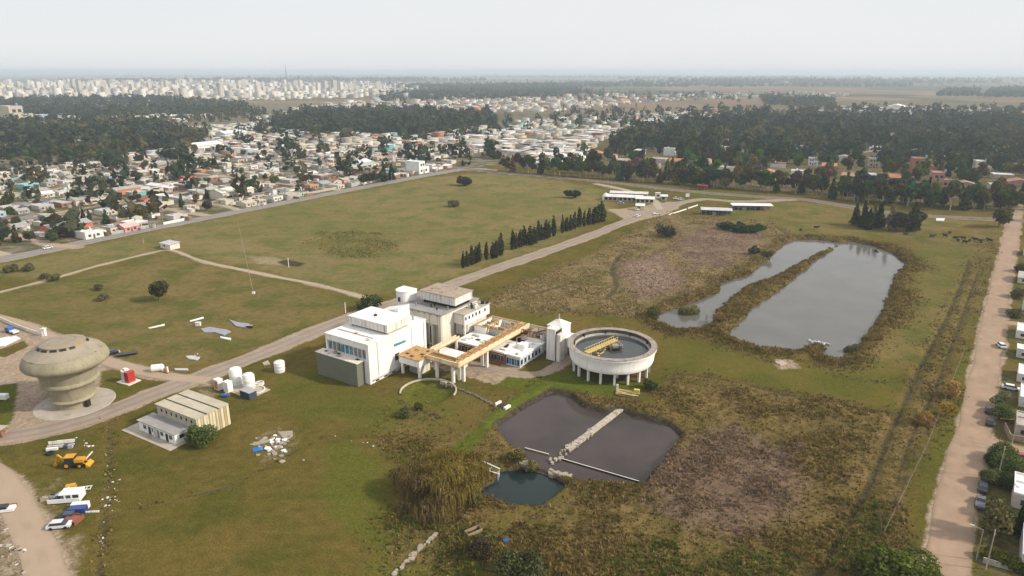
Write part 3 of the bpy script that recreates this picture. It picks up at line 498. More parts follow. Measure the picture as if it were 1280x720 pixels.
gb = empty('pump_kiosk', plant(37.0, 52), ang_p, 'small white flat-roofed kiosk between the shafts and the round tank', 'building'); B(-2, -2, 0, 1.6, 2.6, 5.2).build('wall', WHITE, gb); B(-2.2, -2.2, 5.2, 1.8, 2.8, 5.45).build('roof', WHITER, gb); B(-.6, -2.06, .05, .5, -2.002, 2.3).build('door', GREYG, gb)
# ---- curved wall of the old pit
pt = empty('pit_wall', plant(16.6, 5.6), ang_p, 'curved concrete rim wall of an overgrown round pit in front of the plant', 'wall'); MB().lathe([(7.55,-.6),(7.55,.42),(7.95,.42),(7.95,-.6)], 40, 0, 0, 0, R(12), R(228)).build('rim', mat('dull_concrete', (.50,.44,.35), var=.15, scale=.6, streak=.4), pt)
B(-1.0, 6.4, -.5, 1.0, 7.5, .5).build('sluice', CONC, pt)
# ---- old retaining wall
rw = empty('rubble_wall', plant(26, 9), ang_p - R(6), 'low broken stone retaining wall running from the pit to a culvert', 'wall'); rr = random.Random(31)
stm = [MB().prism([(rr.uniform(-.5,-.3), rr.uniform(-.4,-.25)), (rr.uniform(.3,.5), rr.uniform(-.4,-.25)), (rr.uniform(.3,.5), rr.uniform(.2,.4)), (rr.uniform(-.5,-.3), rr.uniform(.2,.4))], -.3, [rr.uniform(.2,.55) for _ in range(4)]).mesh('stone', mat('mossy_stone', (.17,.135,.095), var=.35, scale=1.2)) for k in range(5)]
for i in range(34): o = link('stone', stm[i % 5], rw, (-9+i*.62, 2.2-((i-12)/14)**2*.8+rr.uniform(-.25,.25), -.05), rr.uniform(0, 3))
B(11.4, .2, -.6, 12.0, 2.4, 1.2).build('culvert_wall', COLW, rw); B(12.0, .4, -.6, 14.4, 2.2, .7).build('culvert_mouth', DARK, rw); B(14.4, .2, -.6, 15.2, 2.4, 1.0).build('culvert_wall', COLW, rw)
# ---- round clarifier
cf = empty('clarifier', CLAR, 0, 'large round white settling tank on columns holding dark water', 'tank')
prof = [(11.7,3.7),(12.15,3.7),(12.45,4.6),(12.4,4.75),(12.6,5.9),(12.55,6.05),(12.9,7.3),(12.9,7.7),(13.15,7.7),(13.15,8.2),(11.7,8.2)]
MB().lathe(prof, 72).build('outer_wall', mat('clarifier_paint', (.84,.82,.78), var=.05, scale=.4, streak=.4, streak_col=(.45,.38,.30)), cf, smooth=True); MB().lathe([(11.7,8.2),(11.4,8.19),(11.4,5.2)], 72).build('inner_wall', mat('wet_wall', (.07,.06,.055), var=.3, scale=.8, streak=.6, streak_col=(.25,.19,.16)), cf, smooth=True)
MB().lathe([(11.42,8.2),(11.42,8.32),(13.2,8.32),(13.2,8.2)], 72).build('rim_walk', mat('rim_concrete', (.33,.28,.235), var=.16, scale=.6, patch=((.19,.155,.13), .5, .55)), cf); MB().lathe([(.01,3.6),(11.75,3.7)], 48).build('underside', CONC, cf)
MB().lathe([(11.41,6.7),(.01,6.7)], 64).build('water', water_mat('clarifier_water', (.045,.050,.052), (.060,.066,.066), .07, .04), cf); MB().lathe([(10.8,6.7),(11.0,7.25),(11.3,7.25),(11.38,6.7)], 72).build('weir', CONC, cf, smooth=True)
cme = MB().box(-.3,-.3,0,.3,.3,3.72).mesh('column', COLW)
for i in range(18): a = 2*math.pi*(i+.35)/18; link('column', cme, cf, (11.3*math.cos(a), 11.2*math.sin(a), 0), a)
for i in range(8): a = 2*math.pi*(i+.2)/8; link('column', cme, cf, (6.2*math.cos(a), 6.2*math.sin(a), 0), a)
pm = MB().tube((0,0,8.32),(0,0,9.35),.05,n=5).mesh('rail_post', STEEL)
for i in range(26): a = 2*math.pi*i/26; link('rail_post', pm, cf, (13.0*math.cos(a), 13.0*math.sin(a), 0))
for i in range(9): a = 2*math.pi*(i+.3)/9; MB().box(-.5,-.15,6.6,.05,.15,8.1).build('bracket', DARK, cf, (11.38*math.cos(a), 11.38*math.sin(a), 0), a)
e0 = G(768.5,425,7.8)-CLAR; e1 = G(733,440.5,7.8)-CLAR; d_ = (e1-e0); 
br = empty('scraper_bridge', (CLAR.x+e0.x, CLAR.y+e0.y, 6.71), math.atan2(d_.y, d_.x), 'yellow scraper bridge with truss sides over the round tank water', 'bridge'); Lb = math.hypot(d_.x, d_.y)
MB().box(-.6, -.75, .95, Lb, .75, 1.1).build('deck', YELLOW, br)
for s_ in (-.78, .7):
    m = MB(); m.box(-.6, s_, .9, Lb, s_+.08, 1.25); m.box(-.6, s_, 2.0, Lb, s_+.08, 2.12)
    for i in range(12): x = -.4 + i*(Lb/11.6); m.box(x, s_, 1.0, x+.09, s_+.08, 2.05)
    m.build('railing', YELLOW, br)
m = MB(); 
for i in range(6): x = 1.0 + i*(Lb/6.2); m.box(x, -.7, -.4, x+.14, -.55, .95); m.box(x, .55, -.4, x+.14, .7, .95)
m.build('struts', YELLOW, br); m = MB(); rr = random.Random(8)
for i in range(16): x = rr.uniform(2, Lb+.6); y_ = rr.uniform(.6, 2.4); B(x, y_, -.05, x+rr.uniform(.2, .9), y_+rr.uniform(.15, .5), rr.uniform(.1, .4)).build('floating_scraper', YELLOW, br)
cg = empty('drive_cage', (CLAR.x+.8, CLAR.y-.6, 6.71), R(12), 'dark steel drive platform with railing at the centre of the round tank', 'machine'); MB().cyl(0,0,-.3,.5,1.3,n=16).build('pier', DARK, cg); B(-1.9,-1.6,.5,1.9,1.6,.68).build('platform', DARK, cg)
for x in (-1.85, 1.77):
    for y_ in (-1.55, 0, 1.47): B(x, y_, .68, x+.08, y_+.08, 1.75).build('post', YELLOW, cg)
for y_ in (-1.55, 1.47): B(-1.85, y_, 1.7, 1.85, y_+.07, 1.78).build('rail', YELLOW, cg)
for x in (-1.85, 1.78): B(x, -1.48, 1.7, x+.07, 1.47, 1.78).build('rail', YELLOW, cg)
B(-.8,-.7,.68,.9,.6,1.5).build('motor', GREYR, cg)
lad = empty('access_ramp', G(797,409), R(40), 'pale steel access stair leaning on the far rim of the round tank', 'stair'); MB().beam((-.2,0,8.0),(9.5,6.5,.3),.9,.15).build('flight', COLW, lad); MB().beam((-.2,.5,9.0),(9.5,7.0,1.3),.08,.08).build('handrail', STEEL, lad); lad.location = (CLAR.x+8.3, CLAR.y+10.4, 0)
# ---- sculptural water tower
wt = empty('water_tower', TOWER, 0, 'big mushroom-shaped beige concrete water tower with stacked rings', 'water tower')
prof = [(5.0,0),(4.9,1.1),(5.1,1.6),(5.9,1.95),(6.1,2.3),(5.95,2.65),(5.55,2.85),(5.85,4.5),(6.45,6.1),(7.1,6.6),(7.65,6.95),(7.75,7.3),(7.6,7.7),(7.25,7.9),(7.65,9.6),(8.3,10.9),(9.8,11.5),(10.9,12.2),(11.25,12.8),(11.2,13.25),(11.0,13.8),(10.55,14.6),(9.9,15.2)]; prof = [(r_*.9, z_) for r_, z_ in prof]
MB().lathe(prof, 72).build('shell', TOWERC, wt, smooth=True); rf = MB().lathe([(8.91,15.2),(8.85,15.42),(8.5,15.52),(7.0,16.6),(5.4,17.5)], 64).build('roof', TOWERR, wt, smooth=True)
MB().lathe([(5.4,17.5),(5.3,17.85),(4.9,18.05),(3.3,18.2),(3.2,18.12),(.01,18.25)], 48).build('crown', mat('tower_crown', (.30,.25,.185), var=.12, scale=.5, patch=((.33,.235,.10), .25, .5)), rf, smooth=True)
for k, (a0, a1) in enumerate(((-2.35,-2.02),(-1.93,-1.62),(-1.5,-1.22),(-1.12,-.86),(-.74,-.5),(.3,.6),(1.2,1.5),(2.2,2.5))): MB().lathe([(6.0,17.2),(5.7,17.6),(5.42,17.7)], 8, 0, 0, 0, a0, a1).build('vent_slot', DARK, rf)
MB().lathe([(.01,.16),(9.4,.16),(9.6,.05),(9.7,-.2)], 56).build('plinth', PAD, wt)
B(4.3,-2.6,.16,5.1,-1.2,2.0).build('door', DARK, wt)
# leaf-like concrete canopy at its foot
lf = empty('concrete_canopy', TOWER+Vector((-6.6,3.6,0)), R(160), 'leaning leaf-shaped concrete canopy at the left foot of the water tower', 'canopy'); MB().prism([(0,-1.2),(3.4,-1.9),(6.4,0),(3.4,1.9),(0,1.2)], [3.0,3.2,1.0,3.2,3.0], [3.25,3.5,1.25,3.5,3.25]).build('shell', CONC, lf); MB().beam((5.6,-.2,1.0),(8.2,-2.2,.1),.35,.3).build('strut', CONC, lf); B(.2,-.4,.1,.8,.4,3.0).build('pier', CONC, lf)
# ---- yellow workshop shed with office lean-to
wsA = G(203/4.5+150, 290/4.5+440, 5.9); rzs = math.atan2(146.1-153.9, -75.6+89.0)
ws = empty('workshop', (wsA.x, wsA.y, 0), rzs, 'beige corrugated workshop with three-strip roof and white office lean-to', 'building')
LX, LY = 15.4, 9.2
B(0, 0, 0, LX-.12, LY, 5.7).build('wall', SHEDR, ws)
for i in range(3): z0 = 5.7; B(-.25, -.3+i*3.3, z0, LX+.25, -.3+i*3.3+2.8, 5.95).build('roof_strip', SHEDR, ws)
for i in range(2): B(0, 2.5+i*3.3, 5.7, LX, 3.0+i*3.3, 5.75).build('roof_gap', DARK, ws)
rr = random.Random(2)
for i in range(23): y0 = .05+i*.4; o = B(LX-.12, y0, .05+rr.uniform(0,.12), LX-.02+(.10 if i % 2 else .0), y0+.36, 5.6+rr.uniform(-.12,.1)).build('panel', [SHEDY, mat('pale_sheet', (.63,.57,.42), var=.08), mat('ochre_sheet', (.43,.34,.18), var=.1)][rr.choice((0,1,1,2))], ws)
for i in range(7): B(1.6+i*1.95, -.06, 4.15, 2.15+i*1.95, -.002, 4.95).build('window', DARK, ws)
of = empty('x', (0,0,0)); bpy.data.objects.remove(of)
an2 = B(-1.6, -4.2, 0, 12.6, -.004, 2.75).build('office', WHITE, ws); B(-1.9, -4.5, 2.75, 12.9, -.01, 2.95).build('office_roof', GREYR, an2); B(-2.2, -3.2, 0, -1.602, -1.0, 2.5).build('porch', STAINW, an2)
for i in range(4): B(.2+i*3.4, -4.27, 1.1, 1.3+i*3.4, -4.202, 2.1).build('office_window', GLASS, an2)
for i in range(3): B(2.2+i*3.4, -4.27, .1, 3.1+i*3.4, -4.202, 2.15).build('office_door', DARK if i != 1 else GREYG, an2)
B(12.602, -3.0, 1.2, 12.66, -1.8, 2.1).build('side_window', DARK, an2); B(4.9, -4.7, 0, 5.05, -4.202, 2.7).build('divider', STAINW, an2)
sl_ = B(-5.5, -6.6, -.1, 13.8, -.2, .12).build('paving', PAD, ws); B(-3.5, -.2, -.1, -.02, 9.6, .10).build('apron', PAD, ws)

# ---- pipes, ladders and roof fittings that break up the plain walls
rr = random.Random(44)
for (x, y, z0, z1) in ((.09,3.5,.2,11.9),(.09,18.2,.2,11.9),(.09,23.8,.2,11.9)): MB().cyl(x+.02, y, z0, z1, .09, n=6).build('downpipe', STAINW, wb)
for i in range(6): x = rr.uniform(-15, -2); y = rr.choice((rr.uniform(1.5, 7), rr.uniform(19.5, 24))); B(x, y, 12.13, x+rr.uniform(.5,1.6), y+rr.uniform(.4,1.0), 12.13+rr.uniform(.2,.7)).build('roof_box', (CONC, STAINW, GREYR)[i % 3], wb)
MB().beam((-16.5,4.2,12.35),(-2.0,4.2,12.35),.14,.14).build('roof_pipe', RUST, wb)
for i in range(5): x = rr.uniform(-8, 8); MB().cyl(x, rr.uniform(2.5, 5.5), 12.0, 12.0+rr.uniform(.5,1.3), .22, n=8).build('roof_vent', STEEL if i % 2 else DARK, rh)
for x in (-7.5, -2, 4): MB().cyl(x, -.12, .1, 11.5, .1, n=6).build('downpipe', STAINW, rh)
MB().beam((-8.5,4.8,12.25),(8.2,4.8,12.25),.16,.16).build('roof_pipe', STEEL, rh)
for i in range(9): y = 16+i*3.9; MB().tube((21.2-20, y-14.5, 6.9), (21.2-20, y-14.5, 7.9), .04, n=5).build('rail_post', RUST, ch)
MB().tube((1.2, 1.4, 7.9), (1.2, 33, 7.9), .04, n=5).build('handrail', RUST, ch)
for i in range(4): B(.42, -5.3+i*3.1, 3.72, 1.2, -4.7+i*3.1, 4.1).build('roof_box', (CONC, STAINW)[i % 2], bo)
for (a, b_) in (((23.5,40.5,1.2),(29,51,1.2)),((9.5,30.2,.5),(24,31.2,.5))): p, q = plant(*a), plant(*b_); o = empty('pipe_run', (p.x, p.y, 0), 0, 'rusty pipe run along the brick wing' if a[0] < 20 else 'rusty pipe run beside the filter basins', 'pipe'); MB().tube((0,0,a[2] if a[0] < 20 else 5.9),(q.x-p.x,q.y-p.y,a[2] if a[0] < 20 else 6.6),.22,n=8).build('pipe', RUST, o); MB().tube((0,0,0),(0,0,a[2] if a[0] < 20 else 5.9),.12,n=6).build('support', CONC, o); MB().tube((q.x-p.x,q.y-p.y,0),(q.x-p.x,q.y-p.y,a[2] if a[0] < 20 else 6.6),.12,n=6).build('support', CONC, o)
# ================================================================== VEGETATION MESHES
def leaf_mat(name, var=.35, objcol=True, col=(.05,.06,.02)):
    g = NG(name); base = g.n('ObjectInfo').outputs['Color'] if objcol else (g.attr('tint').outputs['Color'] if col is None else col)
    k = g.math('MULTIPLY', g.rng(g.noise(.35, 3), .3, .7, 1-var, 1+var), g.rng(g.noise(2.5, 2), .25, .75, .7, 1.35)); cc = g.n('CombineColor')
    for i in range(3): g.l(k, cc.inputs[i])
    c = g.mix(1.0, base, cc.outputs[0], 'MULTIPLY'); m = g.out(c, .9, .0)
    tr = g.n('BsdfTranslucent'); g.l(c, tr.inputs[0]); mx = g.n('MixShader'); mx.inputs[0].default_value = .22; g.l(g.bs.outputs[0], mx.inputs[1]); g.l(tr.outputs[0], mx.inputs[2]); g.l(mx.outputs[0], g.t.nodes['Material Output'].inputs[0]); return m
LEAF = leaf_mat('foliage'); LEAFA = leaf_mat('foliage_mass', objcol=False, col=None); BARK = mat('bark', (.13,.095,.065), var=.25, scale=2.0); PALEBARK = mat('pale_bark', (.36,.30,.23), var=.2, scale=2.0); TWIG = mat('twigs', (.16,.115,.075), var=.3, scale=1.0)
def quads(C, N, size, rs, asp=1.0):
    """leaf clumps: a square face at each point C turned roughly to N"""
    n = len(C); t = rs.randn(n, 3); t -= (t*N).sum(1)[:,None]*N; t /= np.linalg.norm(t, axis=1)[:,None]+1e-9; b = np.cross(N, t); s = (size*(.6+.8*rs.rand(n)))[:,None]; a = t*s*asp; b = b*s
    j = lambda: 1+.35*(rs.rand(n,1)-.5)
    V = np.stack([C-a*j()-b*j(), C+a*j()-b*j(), C+a*j()+b*j(), C-a*j()+b*j()], 1).reshape(-1, 3); return V, np.arange(n*4).reshape(n, 4)
def crown(seed, lobes, n, leaf, spread=.9):
    """lobes: list of (x,y,z,rx,ry,rz)"""
    rs = np.random.RandomState(seed); L = np.array(lobes); w_ = (L[:,3]*L[:,4]+L[:,5]*L[:,3]); k = rs.choice(len(L), n, p=w_/w_.sum()); d = rs.randn(n, 3); d /= np.linalg.norm(d, axis=1)[:,None]
    r = (.55+.5*rs.rand(n)**.6)[:,None]; C = L[k,:3] + d*r*L[k,3:6]; N = d + rs.randn(n,3)*spread; N /= np.linalg.norm(N, axis=1)[:,None]; return quads(C, N, np.full(n, leaf), rs)
def lobes_of(kind, rs):
    L = []
    if kind == 'euc':
        for i in range(9): a = rs.uniform(0, 6.28); r = rs.uniform(0, 3.4); L.append((r*math.cos(a), r*math.sin(a), rs.uniform(6.5, 15), *(rs.uniform(1.6, 3.0),)*2, rs.uniform(1.5, 3.0)))
    elif kind == 'round':
        for i in range(8): a = rs.uniform(0, 6.28); r = rs.uniform(0, 2.9); L.append((r*math.cos(a), r*math.sin(a), rs.uniform(2.6, 6.0), *(rs.uniform(1.4, 2.3),)*2, rs.uniform(1.2, 2.0)))
    elif kind == 'conifer':
        for i in range(8): zz = 2+i*1.75; r = 3.4*(1-i/8.6); L.append((rs.uniform(-.4,.4), rs.uniform(-.4,.4), zz, r, r, 1.5))
    elif kind == 'cypress':
        for i in range(6): zz = 1.1+i*1.35; r = (.95, 1.15, 1.1, .95, .7, .4)[i]; L.append((rs.uniform(-.1,.1), rs.uniform(-.1,.1), zz, r, r, 1.2))
    elif kind in ('bush', 'shrub'):
        for i in range(6): a = rs.uniform(0, 6.28); r = rs.uniform(0, 1.3); L.append((r*math.cos(a), r*math.sin(a), rs.uniform(.5, 1.5), *(rs.uniform(.7, 1.2),)*2, rs.uniform(.6, 1.0)))
    elif kind == 'poplar':
        for i in range(8): L.append((rs.uniform(-.5,.5), rs.uniform(-.5,.5), 2+i*1.6, 1.2*(1.2-i*.09), 1.2*(1.2-i*.09), 1.5))
    return L
LEAFN = {'euc': (1000, .42), 'round': (1200, .25), 'conifer': (620, .5), 'cypress': (600, .2), 'bush': (900, .115), 'shrub': (3600, .062), 'poplar': (360, .28)}
def trunk_mesh(kind, rs, bark):
    b = MB(); h = {'euc': 9, 'round': 3.6, 'conifer': 12, 'cypress': 5, 'bush': .7, 'shrub': .7, 'poplar': 12}[kind]; r = {'euc': .36, 'round': .22, 'conifer': .3, 'cypress': .14, 'bush': .08, 'shrub': .08, 'poplar': .2}[kind]
    b.tube((0,0,-.3), (rs.uniform(-.3,.3), rs.uniform(-.3,.3), h*.6), r, r*.7, 7); 
    if kind in ('euc', 'round', 'bush', 'shrub'):
        for i in range(4): a = i*1.57+rs.uniform(-.5,.5); b.tube((0,0,h*rs.uniform(.4,.6)), (math.cos(a)*h*.32, math.sin(a)*h*.32, h*rs.uniform(.95,1.25)), r*.5, r*.15, 5)
    else: b.tube((0,0,h*.55), (0,0,h*1.05), r*.7, r*.15, 6)
    return b.mesh('trunk', bark)
TM = {}
for ki, kind in enumerate(LEAFN):
    for v in range(4):
        rs = np.random.RandomState(100*ki+v); V, Fq = crown(100*ki+v, lobes_of(kind, rs), *LEAFN[kind]); TM[kind, v] = (np_mesh('crown', V, Fq, LEAF), trunk_mesh(kind, rs, PALEBARK if kind == 'euc' else BARK))
# bare winter tree
def bare_mesh(seed, h=7):
    rs = random.Random(seed); b = MB()
    def grow_(p, d, L, r, lv):
        q = p + d*L; b.tube(p, q, r, r*.6, 4 if lv else 6)
        if lv < 4:
            for i in range(3 if lv < 3 else 4): nd = (d + Vector((rs.uniform(-1,1), rs.uniform(-1,1), rs.uniform(-.2,.7)))*.75).normalized(); grow_(q if i else p+d*L*.7, nd, L*rs.uniform(.55,.8), r*.55, lv+1)
    grow_(Vector((0,0,-.2)), Vector((0,0,1)), h*.32, h*.022, 0); return b.mesh('branches', TWIG)
BAREM = [bare_mesh(k) for k in range(3)]
KW = {'euc': 'tree', 'round': 'tree', 'conifer': 'tree', 'cypress': 'cypress', 'bush': 'bush', 'shrub': 'bush', 'poplar': 'tree'}
NAME = {'euc': 'eucalyptus_tree', 'round': 'broadleaf_tree', 'conifer': 'conifer_tree', 'cypress': 'cypress_tree', 'bush': 'bush', 'shrub': 'bush', 'poplar': 'poplar_tree'}
def tree(kind, p, s=1.0, color=(.045,.052,.020), label=None, group=None, sz=None, v=None, rnd=random.Random(77)):
    kind = 'shrub' if kind == 'bush' and s >= 1.5 and p[1] < 240 else kind; v = rnd.randrange(4) if v is None else v; t = empty(NAME[kind], p, rnd.uniform(0, 6.28), label, KW[kind], group); t.scale = (s, s, sz or s)
    k = rnd.uniform(.85, 1.3); link('crown', TM[kind, v][0], t, color=tuple(c_*k for c_ in color)); link('trunk', TM[kind, v][1], t); return t
ORD = lambda n: f"{n}{'th' if 10 <= n % 100 <= 20 else {1:'st',2:'nd',3:'rd'}.get(n % 10,'th')}"
DG = (.034,.046,.020); OG = (.075,.078,.028); MG = (.05,.065,.024); BR = (.115,.085,.045); YL = (.26,.17,.035)
# ---- cypress row by the plant road
row = [(579,335,.95),(584,333,.9),(590,331,1.1),(595,329,1.0),(599,327,1.15),(608,325,1.1),(616,323,.95),(620,322,1.05),(626,319,1.35),(641,312,1.25),(645,311,1.0),(650,309,1.1),(655,306,1.2),(663,306,1.2),(668,304,1.05),(673,301,1.35),(677,300,1.0),(682,299,1.25),(686,297,1.05),(692,295,1.35),(703,291,1.2),(708,289,1.0),(713,288,1.05),(718,286,1.2),(724,284,1.45),(730,283,1.15),(736,281,1.2),(742,280,1.25),(747,278,1.35),(752,277,1.45)]
for i, (x, y, s) in enumerate(row): 
    wd_ = (.85, 1.05, 1.25, .95, 1.15)[i*7 % 5] if i not in (13, 14, 28, 29) else 1.6; tree('cypress', G(x, y), s*wd_, ((.036,.042,.024), (.044,.052,.026), (.052,.050,.030))[i % 3], f'dark columnar cypress, {ORD(i+1)} from the near end of the row by the plant road', 'cypresses along the plant road', sz=s*.94)
for i, (x, y, s) in enumerate(((709,247,.55),(716,248,.62),(723,247,.55))): tree('round', G(x, y), s*1.35, (.03,.042,.02), f"dark round tree, {('left','middle','right')[i]} one of the three alone in the far meadow", 'three trees in the meadow')
# ---- single trees and bushes
singles = [('round',(199,376),1.25,(.05,.056,.022),'lone dark round tree standing in the left field'),('bush',(250,556),2.3,(.075,.095,.028),'round green bush at the corner of the yellow workshop'),('bush',(464,387),2.6,(.04,.05,.02),'dark bush behind the white building beside the road'),
 ('bush',(16,340),1.7,(.105,.095,.045),'leftmost olive bush in the field below the highway'),('bush',(38,338),1.6,(.105,.095,.045),'second olive bush in the field below the highway'),('bush',(68,351),1.5,(.085,.085,.035),'green bush beside the pale field path'),('bush',(56,348),1.2,(.06,.055,.03),'smallest bush by the pale field path'),('bush',(125,362),1.4,(.095,.088,.04),'low bush left of the lone dark tree'),('bush',(130,375),1.5,(.095,.088,.045),'flat dark bush in the left field, below the low bush'),
 ('bush',(580,232),3.6,(.035,.036,.018),'dark spreading bush at the far end of the big meadow'),('bush',(567,258),2.2,(.12,.105,.06),'faded bush in the middle of the big meadow'),
 ('bush',(860,389),2.2,(.10,.095,.03),'olive bush on the near left shore of the narrow lagoon'),('bush',(815,397),2.0,(.09,.085,.03),'rounded bush at the left tip of the lagoon'),('bush',(942,318),1.9,(.05,.06,.03),'blue-green bush left of the narrow lagoon'),('bush',(958,321),1.6,(.06,.055,.03),'brown-green bush on the lagoon shore beside the blue-green bush'),('bush',(832,296),3.0,(.045,.05,.03),'tall dark bush standing in the brown scrub by the road'),
 ('bush',(1095,312),1.0,(.05,.045,.02),'small dark bush by the top of the main lagoon'),('bush',(898,402),1.6,(.15,.10,.04),'rusty brown bush at the near end of the lagoon causeway'),('bush',(1066,437),1.5,(.07,.07,.025),'dark bush at the lower right shore of the main lagoon'),
 ('round',(1250,507),.6,(.11,.115,.055),'pale leafy street tree beside the parked dark cars'),('bush',(1249,524),1.7,(.07,.09,.03),'green hedge bush beyond the second dark car'),('round',(1246,670),.95,(.095,.085,.035),'big olive tree at the edge of the gravel street, lower right'),
 ('bush',(1249,575),2.0,(.085,.105,.03),'green corner hedge by the side street'),('bush',(1256,590),2.0,(.07,.09,.03),'second green corner hedge, nearer the white house'),('bush',(1238,603),1.6,(.07,.075,.03),'bush behind the two parked dark pickups'),('bush',(1248,648),1.9,(.05,.06,.022),'dark bush in front of the white house, lower right'),('conifer',(1273,668),.42,(.03,.05,.018),'dark green palm-like tree beside the lower white house'),
 ('bush',(1112,735),3.6,(.085,.105,.022),'big bright green bush at the bottom edge by the gravel street'),('bush',(1138,738),2.8,(.075,.09,.022),'smaller green bush at the bottom edge by the gravel street'),('bush',(1086,735),2.6,(.07,.075,.022),'olive bush at the bottom edge left of the bright green bush'),
 ('bush',(650,720),2.6,(.045,.05,.02),'dark bush at the bottom edge under the willow'),('bush',(603,698),1.6,(.06,.045,.03),'brown bush beside the empty wooden trough'),('bush',(594,628),1.3,(.085,.085,.03),'olive shrub on the left bank of the teal pool'),('bush',(648,577),1.1,(.12,.10,.03),'golden shrub between the teal pool and the sludge pond'),
 ('bush',(664,583),1.0,(.10,.085,.03),'golden brown shrub by the thin pond wall'),('bush',(812,487),1.4,(.04,.055,.02),'dark shrub under the right side of the round tank'),('bush',(524,512),.8,(.085,.10,.03),'green weed clump in front of the round pit'),('bush',(505,520),1.0,(.10,.10,.035),'wide weed clump left of the round pit'),('round',(1182,520),.62,YL,'yellow autumn tree beside the gravel street, nearer one'),('round',(1188,497),.68,(.25,.155,.05),'orange autumn tree beside the gravel street, farther one'),('bush',(1155,528),1.5,(.22,.14,.05),'small orange shrub left of the yellow trees'),
 ('round',(1248,284),1.7,(.075,.07,.026),'large olive tree at the far end of the gravel street'),('bush',(1268,396),1.4,(.07,.065,.03),'scraggly bush by the far side lane'),('bush',(1280,340),2.0,(.06,.06,.03),'dark garden bush by the upper gravel street'),('bush',(1274,372),1.8,(.075,.07,.03),'garden bush right of the gravel street, above the side lane')]
for kind, px, s, c_, lb in singles: tree(kind, at(*px), s, tuple(q*1.35 for q in c_), lb)
for i, (x, y, s) in enumerate(((905,286,2.2),(918,289,2.6),(930,290,2.6),(942,290,2.4),(950,288,2.0),(925,284,2.0))): tree('bush', at(x, y), s, (.035,.06,.026), f'dark green thicket bush, {ORD(i+1)} of the six in a patch beyond the scrub', 'dark green thicket beyond the scrub', sz=s*.8)
# conifers beyond the lagoon
for i, (k, x, y, s, c_) in enumerate((('conifer',1068,281,.85,DG),('conifer',1078,284,.95,DG),('poplar',1090,283,1.1,(.07,.08,.03)),('conifer',1098,285,1.0,DG),('poplar',1111,288,1.25,(.19,.145,.095)),('round',1119,288,1.5,(.08,.075,.05)),('round',1130,290,1.55,(.055,.06,.035)),('conifer',1140,289,1.1,DG),('round',1144,287,1.4,(.05,.05,.028)),('conifer',1085,287,.8,DG))):
    tree(k, G(x, y), s, c_, f"{('dark conifer','pale slim poplar','grey-green round tree')[('conifer','poplar','round').index(k)]}, {ORD(i+1)} of the clump beyond the main lagoon", 'tree clump beyond the lagoon')
for i, (x, y, s) in enumerate(((1128,612,1.0),(1120,640,1.1),(1100,668,1.1),(1142,575,.8),(1215,372,1.1),(1185,470,.7),(940,372,.9),(926,380,.8),(955,358,.8),(884,398,.9),(1240,640,.8),(1225,395,.9),(1236,345,1.0))):
    t = empty('bare_tree', at(x, y), i, f'leafless brown shrub tree, {ORD(i+1)} of the bare ones along the ditches and lagoon', 'tree', 'leafless shrub trees'); t.scale = (s*.75,)*3; link('branches', BAREM[i % 3], t)
# ---- willow
def willow():
    """overlapping drooping curtains hung from many boughs"""
    rs = np.random.RandomState(5); V = []; F_ = []
    for k in range(46):
        ba = rs.rand()*6.283; bq = math.sqrt(rs.rand()); lob = 1+.16*math.sin(3*ba+1); bx, by = bq*8.6*lob*math.cos(ba), bq*8.6*lob*math.sin(ba); bh = 8.6*math.sqrt(max(.0, 1-(bq*.93)**2))+1.2+rs.randn()*.7; br_ = rs.uniform(1.5, 3.0)
        for i in range(int(70*br_)):
            a = rs.rand()*6.283; q = math.sqrt(rs.rand()); x, y = bx+q*br_*math.cos(a), by+q*br_*math.sin(a); top = bh-q*q*br_*.55+rs.randn()*.18; L = min(top, rs.uniform(1.0, 4.6)*(.6+.6*q)); w_ = rs.uniform(.035, .095); ta = rs.rand()*6.283; tx, ty = math.cos(ta), math.sin(ta); o = rs.uniform(.1, .5); b = len(V)
            for j in range(5):
                f = j/4; zz = top-L*f**1.25+.25*math.sin(f*3.1); ww = w_*(1-.55*f)*(1+.35*rs.randn()); px_ = x+math.cos(a)*o*f+rs.randn()*.07; py_ = y+math.sin(a)*o*f+rs.randn()*.07; V += [(px_-tx*ww, py_-ty*ww, zz), (px_+tx*ww, py_+ty*ww, zz)]
            for j in range(4): F_.append((b+2*j, b+2*j+1, b+2*j+3, b+2*j+2))
    lb = []
    for k in range(40): ba = rs.rand()*6.283; bq = math.sqrt(rs.rand()); lb.append((bq*8.8*math.cos(ba), bq*8.8*math.sin(ba), 7.6*math.sqrt(max(.02, 1-(bq*.95)**2))+.8, *(rs.uniform(.9, 2.0),)*2, rs.uniform(.7, 1.5)))
    V2, F2 = crown(51, lb, 5200, .085); V = np.array(V); return np.concatenate([V, V2]), np.concatenate([np.array(F_), F2+len(V)])
wp = at(552, 617); wl_ = empty('willow_tree', wp, .6, 'huge weeping willow with olive and brown drooping foliage beside the teal pool', 'tree'); wl_.scale = (1.05, .92, .78); V, Fq = willow()
side = V[Fq[:,0],0] < -3.2; me = np_mesh('crown', V, Fq, [leaf_mat('willow_leaf', .45, False, (.225,.175,.036)), leaf_mat('willow_bare', .4, False, (.19,.138,.062))]); rs = np.random.RandomState(3); me.polygons.foreach_set('material_index', ((V[Fq[:,0],0]+rs.randn(len(Fq))*2.6 < -4.0) | (rs.rand(len(Fq)) < .22)).astype(np.int32)); link('crown', me, wl_)
m = MB(); m.tube((0,0,-.5),(0,0,4.5),.8,.5,8); 
for i in range(6): m.tube((0,0,3.2),(5*math.cos(i*1.05),5*math.sin(i*1.05),7.6),.32,.08,6)
m.build('trunk', BARK, wl_)
